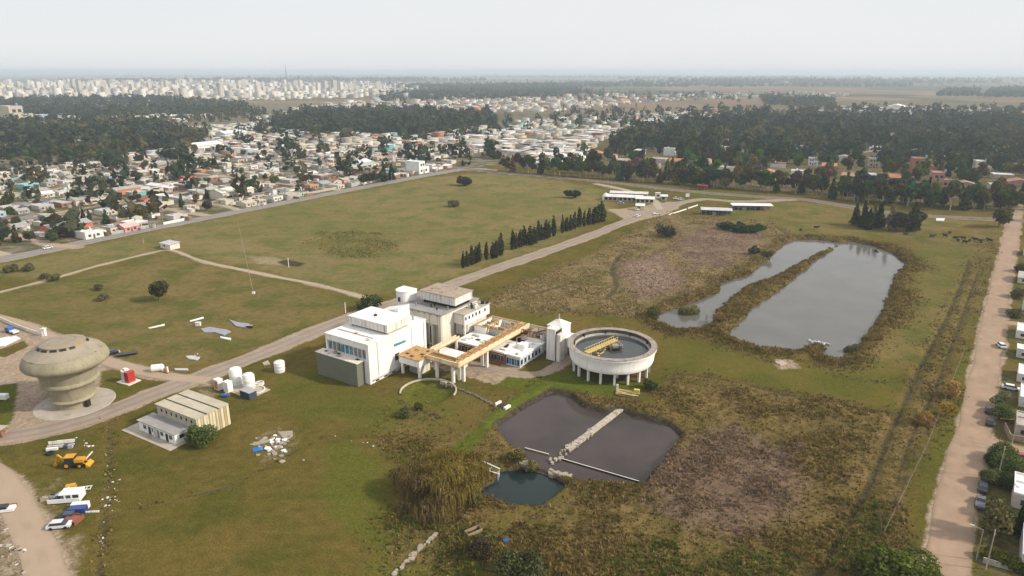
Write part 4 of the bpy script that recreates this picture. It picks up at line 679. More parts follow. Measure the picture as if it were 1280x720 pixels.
# ---- weeds, reeds and rough grass: uncountable, one mesh
def tufts(n, seed):
    rs = np.random.RandomState(seed); wgt = (scrub*.9 + dry*1.6 + mound*.6 + wil*.5)*near*(1-mud)*(1-np.clip(dirt, 0, 1))*(1-inpl*.9); wgt *= (slw < -.1)*(ssw < -.5)*(stw < -.6); wgt *= .25+.75*(n8 > .47)
    cell = np.gradient(GX, axis=1).ravel()*np.gradient(GY, axis=0).ravel(); wgt = wgt*cell/np.maximum(gy, 80)**.9; k = rs.choice(len(gx), n, p=wgt/wgt.sum()); X = gx[k]+rs.uniform(-.6,.6,n); Y = gy[k]+rs.uniform(-.5,.5,n); Z = z[k]-.05
    hh = (.17+.46*rs.rand(n)**1.8)*(1+.4*dry[k]+.1*fg[k])*(.8+.6*n8[k]); g_ = rs.rand(n); base = np.where((lush[k]*rs.rand(n) > .28)[:,None], np.array([.105,.125,.026]), np.where((g_ < .38)[:,None], np.array([.17,.118,.044]), np.where((g_ < .72)[:,None], np.array([.112,.098,.022]), np.array([.225,.160,.068])))); base = np.where((pinkd[k] > .5)[:,None]&(g_ < .8)[:,None], np.array([.185,.128,.088]), base)
    Vs = []; K = 5
    for b in range(K):
        a = rs.rand(n)*6.283; ln_ = rs.uniform(.1,.55,n)*hh; w2 = hh*rs.uniform(.16,.34,n); ox = rs.uniform(-.35,.35,n)*hh; oy = rs.uniform(-.35,.35,n)*hh; ca, sa_ = np.cos(a), np.sin(a)
        Vs.append(np.stack([np.stack([X+ox-ca*w2, Y+oy-sa_*w2, Z], -1), np.stack([X+ox+ca*w2, Y+oy+sa_*w2, Z], -1), np.stack([X+ox-sa_*ln_, Y+oy+ca*ln_, Z+hh*rs.uniform(.6,1.1,n)], -1)], 1))
    V = np.stack(Vs, 1).reshape(-1, 3); me = np_mesh('weeds', V, np.arange(len(V)).reshape(-1, 3), LEAFA); col_ = np.repeat(base*(.9+.65*rs.rand(n,1))*(1+np.maximum(up, mound)[k][:,None]*np.array([.35,.38,.6])), K*3, axis=0); at_ = me.attributes.new('tint', 'FLOAT_COLOR', 'POINT'); at_.data.foreach_set('color', np.concatenate([col_, np.ones((len(col_),1))], 1).astype(np.float32).ravel()); return me
o = link('weeds', tufts(110000, 4)); o['kind'] = 'stuff'; tag(o, 'rough brown and olive weeds, reeds and dry grass around the ponds', 'weeds')
# ================================================================== TOWNS
HWALL = mat('house_wall', objcol=True, var=.10, scale=.35, streak=.25, streak_col=(.30,.26,.22)); HROOF = mat('house_roof', objcol=True, var=.16, scale=.3, patch=((.30,.27,.23), .25, .64)); HWIN = mat('house_window', (.05,.055,.06), rough=.2, var=.3); HDOOR = mat('house_door', (.16,.10,.06), var=.3)
def hv(kind, seed):
    """one house: wall, roof and openings as separate meshes, origin at ground centre, street side -y"""
    r = random.Random(seed); wl = MB(); rf = MB(); op = []
    def flat_(x0, y0, x1, y1, h): wl.box(x0, y0, 0, x1, y1, h); rf.box(x0-.05, y0-.05, h, x1+.05, y0+.2, h+.4); rf.box(x0-.05, y1-.2, h, x1+.05, y1+.05, h+.4); rf.box(x0-.05, y0+.2, h, x0+.2, y1-.2, h+.4); rf.box(x1-.2, y0+.2, h, x1+.05, y1-.2, h+.4); rf.box(x0+.2, y0+.2, h, x1-.2, y1-.2, h+.08)
    def gable(x0, y0, x1, y1, h, rise):
        wl.box(x0, y0, 0, x1, y1, h); ym = (y0+y1)/2; wl.add([(x0,y0,h),(x0,y1,h),(x0,ym,h+rise),(x1,y0,h),(x1,y1,h),(x1,ym,h+rise)], [(0,2,1),(3,4,5)]); e = .35
        rf.add([(x0-e,y0-e,h-.15),(x1+e,y0-e,h-.15),(x1+e,ym,h+rise+.06),(x0-e,ym,h+rise+.06),(x1+e,y1+e,h-.15),(x0-e,y1+e,h-.15)], [(0,1,2,3),(3,2,4,5)]); rf.add([(x0-e,y0-e,h-.27),(x1+e,y0-e,h-.27),(x1+e,ym,h+rise-.06),(x0-e,ym,h+rise-.06),(x1+e,y1+e,h-.27),(x0-e,y1+e,h-.27)], [(3,2,1,0),(5,4,2,3),(0,1,1+0,0)] if False else [(3,2,1,0),(5,4,2,3)])
    w, d = r.uniform(7.5, 10), r.uniform(8.5, 12.5)
    if kind == 'flat': flat_(-w/2, -d/2, w/2, d/2, 3.1)
    elif kind == 'gable': gable(-w/2, -d/2, w/2, d/2, 2.9, 1.5)
    elif kind == 'ell': flat_(-w/2, -d/2, w/2, d*.05, 3.2); flat_(-w/2, d*.05+.002, 0, d/2, 2.8)
    elif kind == 'two': flat_(-w/2, -d/2, w*.1, d/2, 6.0); flat_(w*.1+.002, -d/2, w/2, d*.3, 3.0)
    elif kind == 'shed': wl.prism([(-w/2,-d*.4),(w/2,-d*.4),(w/2,d*.4),(-w/2,d*.4)], 0, [3.6,3.6,2.6,2.6]); rf.prism([(-w/2-.3,-d*.4-.3),(w/2+.3,-d*.4-.3),(w/2+.3,d*.4+.3),(-w/2-.3,d*.4+.3)], [3.65,3.65,2.55,2.55], [3.8,3.8,2.7,2.7])
    elif kind == 'hall': w, d = 22, 13; gable(-w/2, -d/2, w/2, d/2, 4.4, 1.6)
    y0 = -d/2 if kind != 'shed' else -d*.4; h2 = 1.0
    for k, x in enumerate((-w*.34, w*.12) if kind != 'hall' else (-8, -3.5, 1, 5.5)): op.append(('window', MB().box(x, y0-.06, 1.0, x+w*.16, y0-.004, 2.2).mesh('window', HWIN)))
    op.append(('window', MB().box(w/2+.004, -d*.2, 1.0, w/2+.06, -d*.05, 2.2).mesh('window', HWIN)))
    if kind == 'two':
        for x in (-w*.36, -w*.12): op.append(('window', MB().box(x, y0-.06, 4.0, x+w*.15, y0-.004, 5.2).mesh('window', HWIN)))
    op.append(('door', MB().box(-w*.08, y0-.06, .05, w*.03, y0-.004, 2.1).mesh('door', HDOOR)))
    return dict(kind=kind, w=w, d=d, wall=wl.mesh('wall', HWALL), roof=rf.mesh('roof', HROOF), op=op, tank=MB().cyl(w*.2, d*.2, 3.2 if kind != 'two' else 6.1, 4.4 if kind != 'two' else 7.3, .5, n=8).mesh('water_tank', HWALL) if kind in ('flat', 'ell', 'two') else None)
HV = [hv(k, i) for i, k in enumerate(('flat','flat','gable','ell','two','shed','hall','gable','flat','ell'))]
WALLS = [('white',(.72,.70,.66)),('white',(.66,.64,.60)),('cream',(.60,.54,.42)),('cream',(.56,.50,.40)),('grey',(.40,.39,.37)),('beige',(.46,.38,.29)),('brick',(.30,.16,.10)),('orange',(.55,.20,.08)),('pink',(.55,.32,.28)),('teal',(.16,.40,.42)),('pale green',(.42,.50,.36)),('light blue',(.36,.46,.56))]
WW = [12,14,16,14,14,13,9,2,2,2,2,3]
ROOFS = [('white',(.74,.72,.69)),('pale grey',(.50,.48,.46)),('grey',(.34,.33,.32)),('rust red',(.32,.14,.08)),('beige',(.48,.41,.33)),('dark grey',(.18,.17,.17))]; RW = [15,24,24,10,18,12]
KIND_W = {'flat': 'flat-roofed', 'gable': 'pitched-roof', 'ell': 'L-shaped', 'two': 'two-storey', 'shed': 'lean-to-roof', 'hall': 'long gabled'}
def house(p, rz, vi, wc, rc, label, group, name='house', s=1.0):
    h = HV[vi]; o = empty(name, p, rz, label, 'warehouse' if h['kind'] == 'hall' else 'house', group); o.scale = (s, s, s)
    link('wall', h['wall'], o, color=wc); link('roof', h['roof'], o, color=rc)
    for n, me in h['op']: link(n, me, o)
    if h['tank']: link('water_tank', h['tank'], o, color=(.7,.7,.72) if vi % 2 else (.2,.3,.45))
    return o
rg = random.Random(42); hwA, hwB = G(0, 325), G(540, 218); hu = (hwB-hwA).normalized(); hn = Vector((-hu.y, hu.x, 0)); hrz = math.atan2(hu.y, hu.x)
def inpoly(P, x, y):
    ins = False
    for i in range(len(P)):
        a, b = P[i], P[(i+1) % len(P)]
        if (a[1] > y) != (b[1] > y) and x < (b[0]-a[0])*(y-a[1])/(b[1]-a[1])+a[0]: ins = not ins
    return ins
OPEN = [[(-80,296),(0,288),(50,296),(92,311),(40,325),(-80,345)], [(40,270),(100,272),(160,262),(130,255),(60,262)], [(232,266),(262,256),(300,262),(240,278)], [(60,247),(115,243),(110,252),(65,254)], [(0,276),(45,268),(30,277),(0,285)]]
WOODZ = [[(-200,214),(0,212),(60,205),(110,206),(200,190),(245,186),(258,172),(200,157),(100,157),(-200,160)], [(335,160),(380,168),(430,167),(500,171),(560,165),(620,158),(610,146),(500,140),(380,142)]]
spots = []
for iv in range(0, 13):
    for ir in range(2):
        vv = 16 + iv*50 + ir*18 + rg.uniform(-1, 1)
        for iu in range(-14, 62):
            uu = iu*12.5 + rg.uniform(-1.5, 1.5)
            if (uu % 112) < 11: continue
            p = hwA + hu*uu + hn*vv; x, y = PX(p.x, p.y)
            if not (-25 < x < 640 and y > 152): continue
            if any(inpoly(q, x, y) for q in OPEN + WOODZ) or rg.random() < .10: continue
            if x > 560 and y > 196: continue
            spots.append((iv*2+ir, p, x, y, ir))
SPECIAL = {(88,287): (6,'orange',(.58,.17,.06),'grey',(.36,.34,.33))}
spots.sort(key=lambda s_: s_[1].length); NI = 285; far_boxes = []; rowc = {}; lots = []
for s_ in spots[:NI]: rowc.setdefault(s_[0], []).append(s_)
rown = {k: i for i, k in enumerate(sorted(rowc))}; RWN = ['first','second','third','fourth','fifth','sixth','seventh','eighth','ninth','tenth','eleventh','twelfth'] + [ORD(i) for i in range(13, 40)]
for k, lst in rowc.items():
    lst.sort(key=lambda s_: s_[2])
    for i, (r_, p, x, y, ir) in enumerate(lst):
        vi = rg.choices(range(10), [16,14,12,12,6,10,2,10,12,10])[0]; wn, wc = rg.choices(WALLS, WW)[0]; rn, rc = rg.choices(ROOFS, RW)[0]
        if rn == 'rust red' and HV[vi]['kind'] not in ('gable', 'shed'): rn, rc = ROOFS[1]
        q = p + hu*rg.uniform(-1, 1) + hn*rg.uniform(-1.5, 1.5); house((q.x, q.y, 0), hrz + (0 if ir == 0 else math.pi) + rg.choice((0, 0, math.pi/2)) , vi, wc, rc, f"{wn} {KIND_W[HV[vi]['kind']]} house with {rn} roof, {ORD(i+1)} from left in {RWN[rown[k]]} row behind highway", 'houses behind the highway', s=rg.uniform(.68, .98))
# landmark buildings on the highway edge and beyond
for (x, y, vi, wc, rc, s, lb) in ((84,290,6,(.62,.17,.06),(.36,.34,.33),1.0,'long orange-walled hall near the left end of the highway'),(112,296,9,(.74,.72,.66),(.70,.68,.64),1.1,'white workshop with arched bays on the left highway corner'),(160,288,7,(.58,.27,.26),(.62,.42,.38),1.0,'pink house fronting the highway'),(522,216,4,(.80,.79,.76),(.80,.78,.74),1.7,'bright white modern block where the highway meets the avenue'),(386,236,1,(.58,.22,.10),(.45,.30,.22),1.1,'orange box house beside the highway bend'),(444,211,6,(.50,.55,.53),(.60,.66,.66),1.35,'large hall with pale blue-green roof near the avenue'),(290,246,6,(.62,.58,.48),(.72,.68,.58),1.2,'cream warehouse with white roof at the highway bend'),(36,236,9,(.20,.48,.50),(.30,.52,.54),1.2,'turquoise house at the left edge of town'),(235,226,2,(.50,.09,.08),(.50,.10,.09),1.0,'small bright red house in the middle of town'),(142,231,7,(.55,.20,.09),(.50,.17,.08),1.0,'orange-red tiled house in the middle of town'),(105,190,4,(.76,.75,.73),(.74,.73,.72),2.2,'large white block among the dark trees above town'),(22,153,4,(.48,.43,.34),(.50,.46,.38),4.5,'big beige block standing behind the far left wood'),(255,188,6,(.74,.73,.70),(.76,.75,.73),1.6,'long white hall beyond the town trees'),(290,172,6,(.60,.66,.66),(.72,.76,.76),1.6,'pale hall at the upper edge of town'),(1120,139,6,(.78,.76,.72),(.80,.79,.76),2.6,'white industrial hall beyond the right-hand wood')):
    p = G(x, y); house((p.x, p.y, 0), hrz, vi, wc, rc, lb, None, 'warehouse' if vi == 6 else 'house', s)
# low garden walls along the highway
for i, (a, b) in enumerate((((150,296),(205,285)),((215,283),(243,277)),((392,245),(438,236)),((448,234),(492,226)))):
    p, q = G(*a)+hn*8, G(*b)+hn*8; gw = empty('garden_wall', (p.x, p.y, 0), 0, f"low {('grey','white','grey','white')[i]} garden wall along the highway, {ORD(i+1)} from the left", 'wall', 'garden walls on the highway'); MB().beam((0,0,.7),(q.x-p.x,q.y-p.y,.7),.25,1.5).build('panel', WHITE if i % 2 else CONC, gw); MB().beam((0,0,1.5),(q.x-p.x,q.y-p.y,1.5),.35,.1).build('coping', CREAM, gw)
# ---- far houses as one mass
def mass(name, items, label, cat):
    """items: (x, y, rz, w, d, h, wallcol, roofcol)"""
    n = len(items); A = np.array([i[:6] for i in items]); wc = np.array([i[6] for i in items]); rc = np.array([i[7] for i in items]); sgn = np.array([(-1,-1),(1,-1),(1,1),(-1,1)])*.5; c_, s_ = np.cos(A[:,2]), np.sin(A[:,2]); V = []; 
    for zf in (0, 1, 1):
        for sx, sy in sgn: lx_, ly_ = A[:,3]*sx*(1.04 if len(V) > 7 else 1), A[:,4]*sy*(1.04 if len(V) > 7 else 1); V.append(np.stack([A[:,0]+lx_*c_-ly_*s_, A[:,1]+lx_*s_+ly_*c_, A[:,5]*zf + (.0 if len(V) < 8 else .05)], -1))
    V = np.stack(V, 1).reshape(-1, 3); b = (np.arange(n)*12)[:,None,None]; F_ = (b + np.array([(0,1,5,4),(1,2,6,5),(2,3,7,6),(3,0,4,7),(8,9,10,11)])[None]).reshape(-1, 4)
    me = np_mesh(name, V, F_, MATS.get('mass_house') or mass_mat()); C_ = np.concatenate([np.repeat(wc[:,None], 8, 1), np.repeat(rc[:,None], 4, 1)], 1).reshape(-1, 3); a_ = me.attributes.new('tint', 'FLOAT_COLOR', 'POINT'); a_.data.foreach_set('color', np.concatenate([C_, np.ones((len(C_),1))], 1).astype(np.float32).ravel()); o = link(name, me); o['kind'] = 'stuff'; tag(o, label, cat); return o
def mass_mat():
    g = NG('mass_house'); k = g.rng(g.noise(.3, 3), .3, .7, .75, 1.2); cc = g.n('CombineColor')
    for i in range(3): g.l(k, cc.inputs[i])
    return g.out(g.mix(1.0, g.attr('tint').outputs['Color'], cc.outputs[0], 'MULTIPLY'), .85, .2)
def rnd_house(p, big=1.0): w_, d = rg.uniform(7, 12)*big, rg.uniform(8, 14)*big; return (p.x, p.y, hrz+rg.choice((0, 1.5708)), w_, d, rg.choice((3.2,3.2,3.4,4.2,6.0))*(1 if big < 1.5 else 1.5), rg.choices(WALLS, WW)[0][1], rg.choices(ROOFS, [28,28,18,7,16,6])[0][1])
items = [rnd_house(s_[1]) for s_ in spots[NI:]]
def fill(poly, n, fn, rnd, ymin=None):
    P = gpts(poly); lo, hi = P.min(0), P.max(0); out = []; k = 0
    while len(out) < n and k < n*60:
        k += 1; py = rnd.uniform(min(q[1] for q in poly), max(q[1] for q in poly)); px_ = rnd.uniform(min(q[0] for q in poly), max(q[0] for q in poly))
        if inpoly(poly, px_, py): out.append(fn(G(px_, py), px_, py))
    return out
FARH = [([(300,152),(420,144),(560,141),(700,139),(770,134),(800,128),(640,117),(480,122),(400,132)], 620, 1.2), ([(620,180),(660,205),(720,205),(760,170),(800,158),(960,150),(930,139),(760,143),(640,152)], 420, 1.1), ([(1000,147),(1140,148),(1290,152),(1290,140),(1140,134),(1040,136)], 150, 1.9), ([(-20,142),(-20,120),(480,107),(520,116),(300,128)], 700, 1.5), ([(640,140),(700,132),(800,128),(960,122),(1080,120),(1000,114),(760,118),(620,122)], 170, 1.6), ([(0,162),(200,156),(240,150),(180,146),(0,150)], 60, 2.0), ([(560,178),(640,195),(640,170),(560,168)], 60, 1.1), ([(400,110),(700,106),(1000,104),(1000,100),(700,101),(400,105)], 160, 2.6)]
for poly, n, big in FARH: items += fill(poly, n, lambda p, a, b: rnd_house(p, big*rg.uniform(.7, 1.4)), rg)
yard = []
for s_ in spots:
    for k in range(rg.choice((1, 2, 2, 3))):
        q = s_[1] + hu*rg.uniform(-6, 6) + hn*rg.choice((rg.uniform(6, 10), rg.uniform(-9, -6))); long_ = rg.random() < .4; c_ = rg.choice([(.34,.29,.24),(.22,.20,.18),(.42,.38,.33),(.28,.15,.10),(.55,.52,.48),(.16,.15,.15)]); yard.append((q.x, q.y, hrz+rg.choice((0, 1.5708)), rg.uniform(6, 12) if long_ else rg.uniform(1.5, 4), .3 if long_ else rg.uniform(1.5, 4), rg.uniform(1.4, 2.5), c_, rg.choice([c_, (.45,.43,.41), (.30,.24,.20), (.60,.58,.56)])))
mass('yard_sheds', yard, 'jumble of yard walls, small sheds and lean-tos between the town houses', 'sheds')
def town_lanes():
    k = 0; L = []
    for iv in range(1, 13): L.append([hwA + hu*u_ + hn*(iv*50-2.5) for u_ in range(-170, 780, 8)])
    for iu in range(-1, 7): L.append([hwA + hu*(iu*112+5.5) + hn*v_ for v_ in range(6, 620, 8)])
    for ln in L:
        run = []
        for p in ln + [None]:
            ok = False
            if p is not None: x, y = PX(p.x, p.y); ok = -60 < x < 600 and y > 155 and not any(inpoly(q, x, y) for q in WOODZ) and not (x > 555 and y > 196)
            if ok: run.append((p.x, p.y))
            else:
                if len(run) > 4: road('town_lane', np.array(run), 6.5, RM['pale'] if k % 2 else RM['dirt'], .12+.012*(k % 9), .5); k += 1
                run = []
town_lanes()
mass('distant_houses', items, 'pale low houses of the distant suburbs spread below the horizon', 'houses')
# long pale wall of the rail yard
for i, (a, b, h) in enumerate((((88,158),(183,151),9),((186,152),(203,150),7),((215,149),(262,146),6))):
    p, q = G(*a), G(*b); o = MB().beam((0,0,h/2),(q.x-p.x,q.y-p.y,h/2),22,h).build('depot_building', HWALL, None, (p.x,p.y,0), color=(.62,.54,.42)); tag(o, f"{('longest','shortest','farthest')[i]} of the three long beige depot buildings above the left wood", 'building', 'depot buildings')
# ---- skyline of the city
TWC = [(.70,.66,.59),(.62,.57,.51),(.74,.72,.69),(.54,.51,.47),(.68,.61,.50),(.44,.42,.40)]
def tower_mat():
    g = NG('tower_facade'); sp_ = g.n('SeparateXYZ'); g.l(g.P(), sp_.inputs[0]); fz = g.n('Math', operation='FRACT'); g.l(g.math('MULTIPLY', sp_.outputs[2], 1/3.1), fz.inputs[0]); hx = g.n('Math', operation='FRACT'); g.l(g.math('MULTIPLY', g.math('ADD', sp_.outputs[0], sp_.outputs[1]), 1/4.2), hx.inputs[0])
    wn_ = g.math('MULTIPLY', g.math('GREATER_THAN', fz.outputs[0], .48), g.math('GREATER_THAN', hx.outputs[0], .42)); c = g.mix(g.math('MULTIPLY', wn_, .45), g.n('ObjectInfo').outputs['Color'], (.10,.11,.13)); return g.out(c, .8, .3)
TF = tower_mat(); tms = []
for k in range(5):
    b = MB(); b.box(-.5,-.5,0,.5,.5,1)
    if k % 2: b.box(-.2,-.2,1,.25,.2,1.06)
    if k == 3: b.box(.5,-.4,0,.9,.35,.6)
    tms.append(b.mesh('tower', TF))
rt = random.Random(17)
for i in range(295):
    x = rt.betavariate(1.0, 1.3)*500 - 15; y = rt.uniform(108, 121) - x*.008; p = G(x, y); h = 85*(y-rt.triangular(97, y-2, 103 if x < 320 else 107))/(y-90); w_ = rt.uniform(11, 21)*(p.y/2600)**.5
    ci_ = rt.randrange(6); o = link('apartment_tower', tms[i % 5], None, (p.x, p.y, 0), rt.choice((hrz, hrz+1.57, .3)), TWC[ci_]); o.scale = (w_, rt.uniform(10, 18), h); tag(o, f"{('tall','mid-height','low')[0 if h > 55 else 1 if h > 34 else 2]} {('cream','beige','white','grey','yellowish','dark grey')[ci_]} apartment tower in the {('far left','left','middle','right-hand')[min(3, int(max(x, 0)/125))]} part of the city skyline", 'building', 'city skyline towers')
# tall mast in the city
p = G(360, 119); ms = empty('radio_mast', (p.x, p.y, 0), 0, 'thin tall radio mast rising above the distant city', 'mast'); MB().tube((0,0,0),(0,0,70),2.2,1.4,6).build('lower_mast', STEEL, ms); MB().tube((0,0,70),(0,0,112),1.2,.5,6).build('upper_mast', RUST, ms)
# ---- woods: nearest trees one by one, the rest as a mass
def tree_pts(poly, spacing, rnd, keep=1.0, ex=()):
    P = gpts(poly); lo, hi = P.min(0), P.max(0); out = []; X = lo[0]; PL = [tuple(q) for q in P]
    for X in np.arange(lo[0], hi[0], spacing):
        for Y in np.arange(lo[1], hi[1], spacing):
            x_, y_ = X+rnd.uniform(-.45,.45)*spacing, Y+rnd.uniform(-.45,.45)*spacing
            if rnd.random() < keep and inpoly(PL, x_, y_) and not any((x_-e[0])**2+(y_-e[1])**2 < e[2]**2 for e in ex): out.append((x_, y_))
    return out
rw_ = random.Random(23)
# houses among the right-hand trees
HS = [(745,195,2,'terracotta',(.36,.15,.08),(.45,.19,.10)),(764,199,7,'terracotta',(.50,.42,.32),(.46,.20,.11)),(712,197,2,'brick',(.36,.18,.12),(.30,.20,.15)),(846,205,2,'terracotta',(.45,.36,.28),(.44,.19,.10)),(824,203,0,'beige',(.52,.44,.34),(.50,.45,.38)),(837,194,4,'white',(.74,.73,.72),(.72,.70,.68)),(1000,219,1,'white',(.70,.69,.70),(.62,.60,.60)),(1016,206,4,'pale blue',(.60,.66,.74),(.40,.38,.36)),(1036,211,2,'brick',(.42,.20,.14),(.46,.20,.12)),(1060,224,7,'brown',(.34,.20,.13),(.40,.22,.14)),(1092,208,4,'beige',(.44,.38,.30),(.36,.32,.27)),(1120,226,2,'brick red',(.38,.16,.10),(.40,.17,.10)),(1150,215,4,'tall brick',(.36,.17,.10),(.30,.15,.10)),(1174,232,4,'tall pink brick',(.44,.24,.19),(.36,.20,.15)),(1226,214,4,'cream',(.70,.64,.55),(.66,.60,.52)),(1255,195,9,'cream',(.62,.55,.46),(.56,.48,.40)),(1094,188,3,'white',(.76,.75,.74),(.78,.77,.76)),(1090,195,2,'tiled',(.50,.40,.32),(.46,.24,.15)),(1250,176,1,'white',(.72,.71,.70),(.74,.73,.72)),(1198,176,6,'white',(.72,.71,.70),(.74,.73,.72)),(1150,180,1,'white',(.70,.69,.68),(.66,.65,.64)),(1272,232,2,'brick',(.40,.22,.16),(.38,.20,.14)),(1245,237,1,'grey',(.50,.48,.46),(.55,.53,.50)),(880,205,2,'cream',(.56,.50,.40),(.42,.26,.18)),(905,188,9,'white',(.70,.68,.64),(.66,.64,.60)),(930,176,4,'pink',(.55,.42,.36),(.50,.40,.34)),(780,205,7,'cream',(.58,.52,.44),(.44,.36,.30)),(800,192,1,'white',(.72,.71,.69),(.70,.69,.67)),(690,200,6,'white',(.72,.71,.69),(.74,.73,.71)),(670,208,1,'white',(.74,.73,.71),(.72,.71,.70)),(652,196,3,'cream',(.62,.57,.48),(.60,.55,.48)),(725,200,4,'white',(.74,.73,.70),(.70,.69,.66)),(700,190,4,'white',(.76,.75,.74),(.72,.71,.70)),(960,220,2,'tiled',(.50,.42,.33),(.44,.22,.14)),(978,232,7,'tiled',(.52,.44,.34),(.42,.24,.16)),(1205,235,2,'brown',(.38,.26,.19),(.36,.22,.16))]
for _ in range(46):
    x_, y_ = rw_.uniform(780, 1290), 152+76*rw_.random()**1.2; y_ = min(y_, 208+(x_-780)*.05)
    if all(abs(x_-q[0]) > 9 or abs(y_-q[1]) > 5 for q in HS): wn, wc = rw_.choices(WALLS[:7], WW[:7])[0]; rc_ = rw_.choice(ROOFS)[1]; HS.append((round(x_, 2), y_, rw_.choice((0,1,2,3,4,7,8,9)), wn, wc, rc_))
ex = []; BLK = {1150: 2.0, 1174: 1.7, 1226: 1.5, 1016: 1.1}
for i, (x, y, vi, wn, wc, rc) in enumerate(HS):
    p = G(x, y); s = BLK.get(x, 1.25); house((p.x, p.y, 0), R(-23)+rw_.choice((0, 1.57)), vi, wc, rc, f"{wn} {KIND_W[HV[vi]['kind']]} house half hidden by the right-hand trees, {ORD(1+sorted(q[0] for q in HS).index(x))} from the left", 'houses among the right-hand trees', s=s)
    d = Vector((p.x, p.y, 0)).normalized(); ex += [(p.x-d.x*k, p.y-d.y*k, 9*s) for k in (0, 9, 18)] + ([(p.x-d.x*k, p.y-d.y*k, 10) for k in (27, 36, 46)] if y > 185 else [])
right_wood = [(625,212),(700,217),(780,225),(860,233),(950,240),(1010,243),(1062,250),(1150,262),(1280,268),(1420,284),(1420,148),(1280,150),(1140,150),(1000,147),(940,150),(850,156),(790,168),(760,186),(690,205)]
pts_ = tree_pts(right_wood, 12.5, rw_, .78, ex); front = []
for i in range(62): t_ = i/61; x = 628+t_*400+rw_.uniform(-2.5,2.5); y = 214.5+t_*30+rw_.uniform(-1.5,.5); p = G(x, y); front.append((p.x, p.y))
for i in range(34): t_ = i/33; x = 1040+t_*225+rw_.uniform(-2.5,2.5); y = 250+t_*14+rw_.uniform(-3,1.0); p = G(x, y); front.append((p.x, p.y))
pts_ = [q for q in pts_ if not (PX(*q)[0] < 760 and rw_.random() < .45)]
pts_.sort(key=lambda q: q[0]**2+q[1]**2); NT = 230
def wood_tree(q, label, group, euc=.5, sc_=1.0, br_=1.15):
    k = rw_.random(); kind = 'euc' if k < euc else ('round' if k < .8 else 'conifer'); c_ = rw_.choice([(.045,.058,.026), (.05,.062,.028), (.065,.078,.030), (.095,.092,.036), (.055,.066,.034), (.08,.078,.036), (.105,.09,.045) if kind == "round" else (.045,.056,.026)]); s = {'euc': rw_.uniform(.8, 1.15), 'round': rw_.uniform(1.1, 1.7), 'conifer': rw_.uniform(.8, 1.15)}[kind]*sc_
    c_ = tuple(x*br_*rw_.choice((.75, 1.0, 1.0, 1.45)) for x in c_); return tree(kind, (q[0], q[1], 0), s, c_, label.replace('KIND', {'euc': 'tall eucalyptus', 'round': 'round broadleaf tree', 'conifer': 'dark conifer'}[kind]), group, sz=s*rw_.uniform(.85, 1.1))
for i, q in enumerate(front): wood_tree(q, f'KIND, {ORD(i+1)} from left in the front row behind the avenue', 'front row of trees behind the avenue', .85, .9, 1.2)
idxs = list(range(NT)); rows_ = [sorted(pts_[a:a+46], key=lambda q: PX(*q)[0]) for a in range(0, NT, 46)]
for r_, lst in enumerate(rows_):
    for i, q in enumerate(lst): wood_tree(q, f'KIND, {ORD(i+1)} from left in {RWN[r_+1]} row of the right-hand wood', 'trees of the right-hand wood', .45)
massp = [(q[0], q[1], rw_.uniform(.8, 1.25)) for q in pts_[NT:]]
lw_ = [q for q in tree_pts(WOODZ[0], 9.0, rw_, .9) if fbm(np.array([q[0]]), np.array([q[1]]), 60, 4, 3)[0] > .40]; lw_.sort(key=lambda q: q[0]**2+q[1]**2); lw_ = [q for q in lw_ if -30 < PX(*q)[0]]
for i, q in enumerate(sorted(lw_[:60], key=lambda q: PX(*q)[0])): wood_tree(q, f'KIND, {ORD(i+1)} from left along the near edge of the upper left wood', 'near edge of the upper left wood', .55, .9)
massp += [(q[0], q[1], rw_.uniform(.75, 1.15)) for q in lw_[60:]]
# trees between the town houses
def street_tree(p, x, y): return (p.x, p.y)
tt = fill([(-10,325),(300,262),(540,214),(640,205),(640,182),(400,168),(200,190),(0,212)], 120, street_tree, rw_); tt.sort(key=lambda q: PX(*q)[0])
tt = [q for q in tt if min((q[0]-s_[1].x)**2+(q[1]-s_[1].y)**2 for s_ in spots) > 36 and (Vector((q[0],q[1],0))-hwA).dot(hn) > 9]
for i, q in enumerate(tt): wood_tree(q, f'KIND, {ORD(i+1)} from left among the town houses', 'trees among the town houses', .25, .6)
for i, (x, y, s, k, c_) in enumerate(((455,231,1.3,'round',DG),(463,229,1.3,'round',OG),(472,228,1.4,'round',MG),(480,227,.95,'conifer',DG),(490,225,.9,'conifer',DG),(165,276,1.3,'round',OG),(178,273,1.35,'round',(.10,.09,.03)),(190,271,1.2,'round',(.13,.10,.035)),(12,258,1.4,'round',OG),(258,264,1.0,'round',(.05,.045,.045)))): tree(k, G(x, y), s, c_, f'leafy town tree close to the highway, {ORD(1+sorted((455,463,472,480,490,165,178,190,12,258)).index(x))} from the left of ten', 'big town trees by the highway')
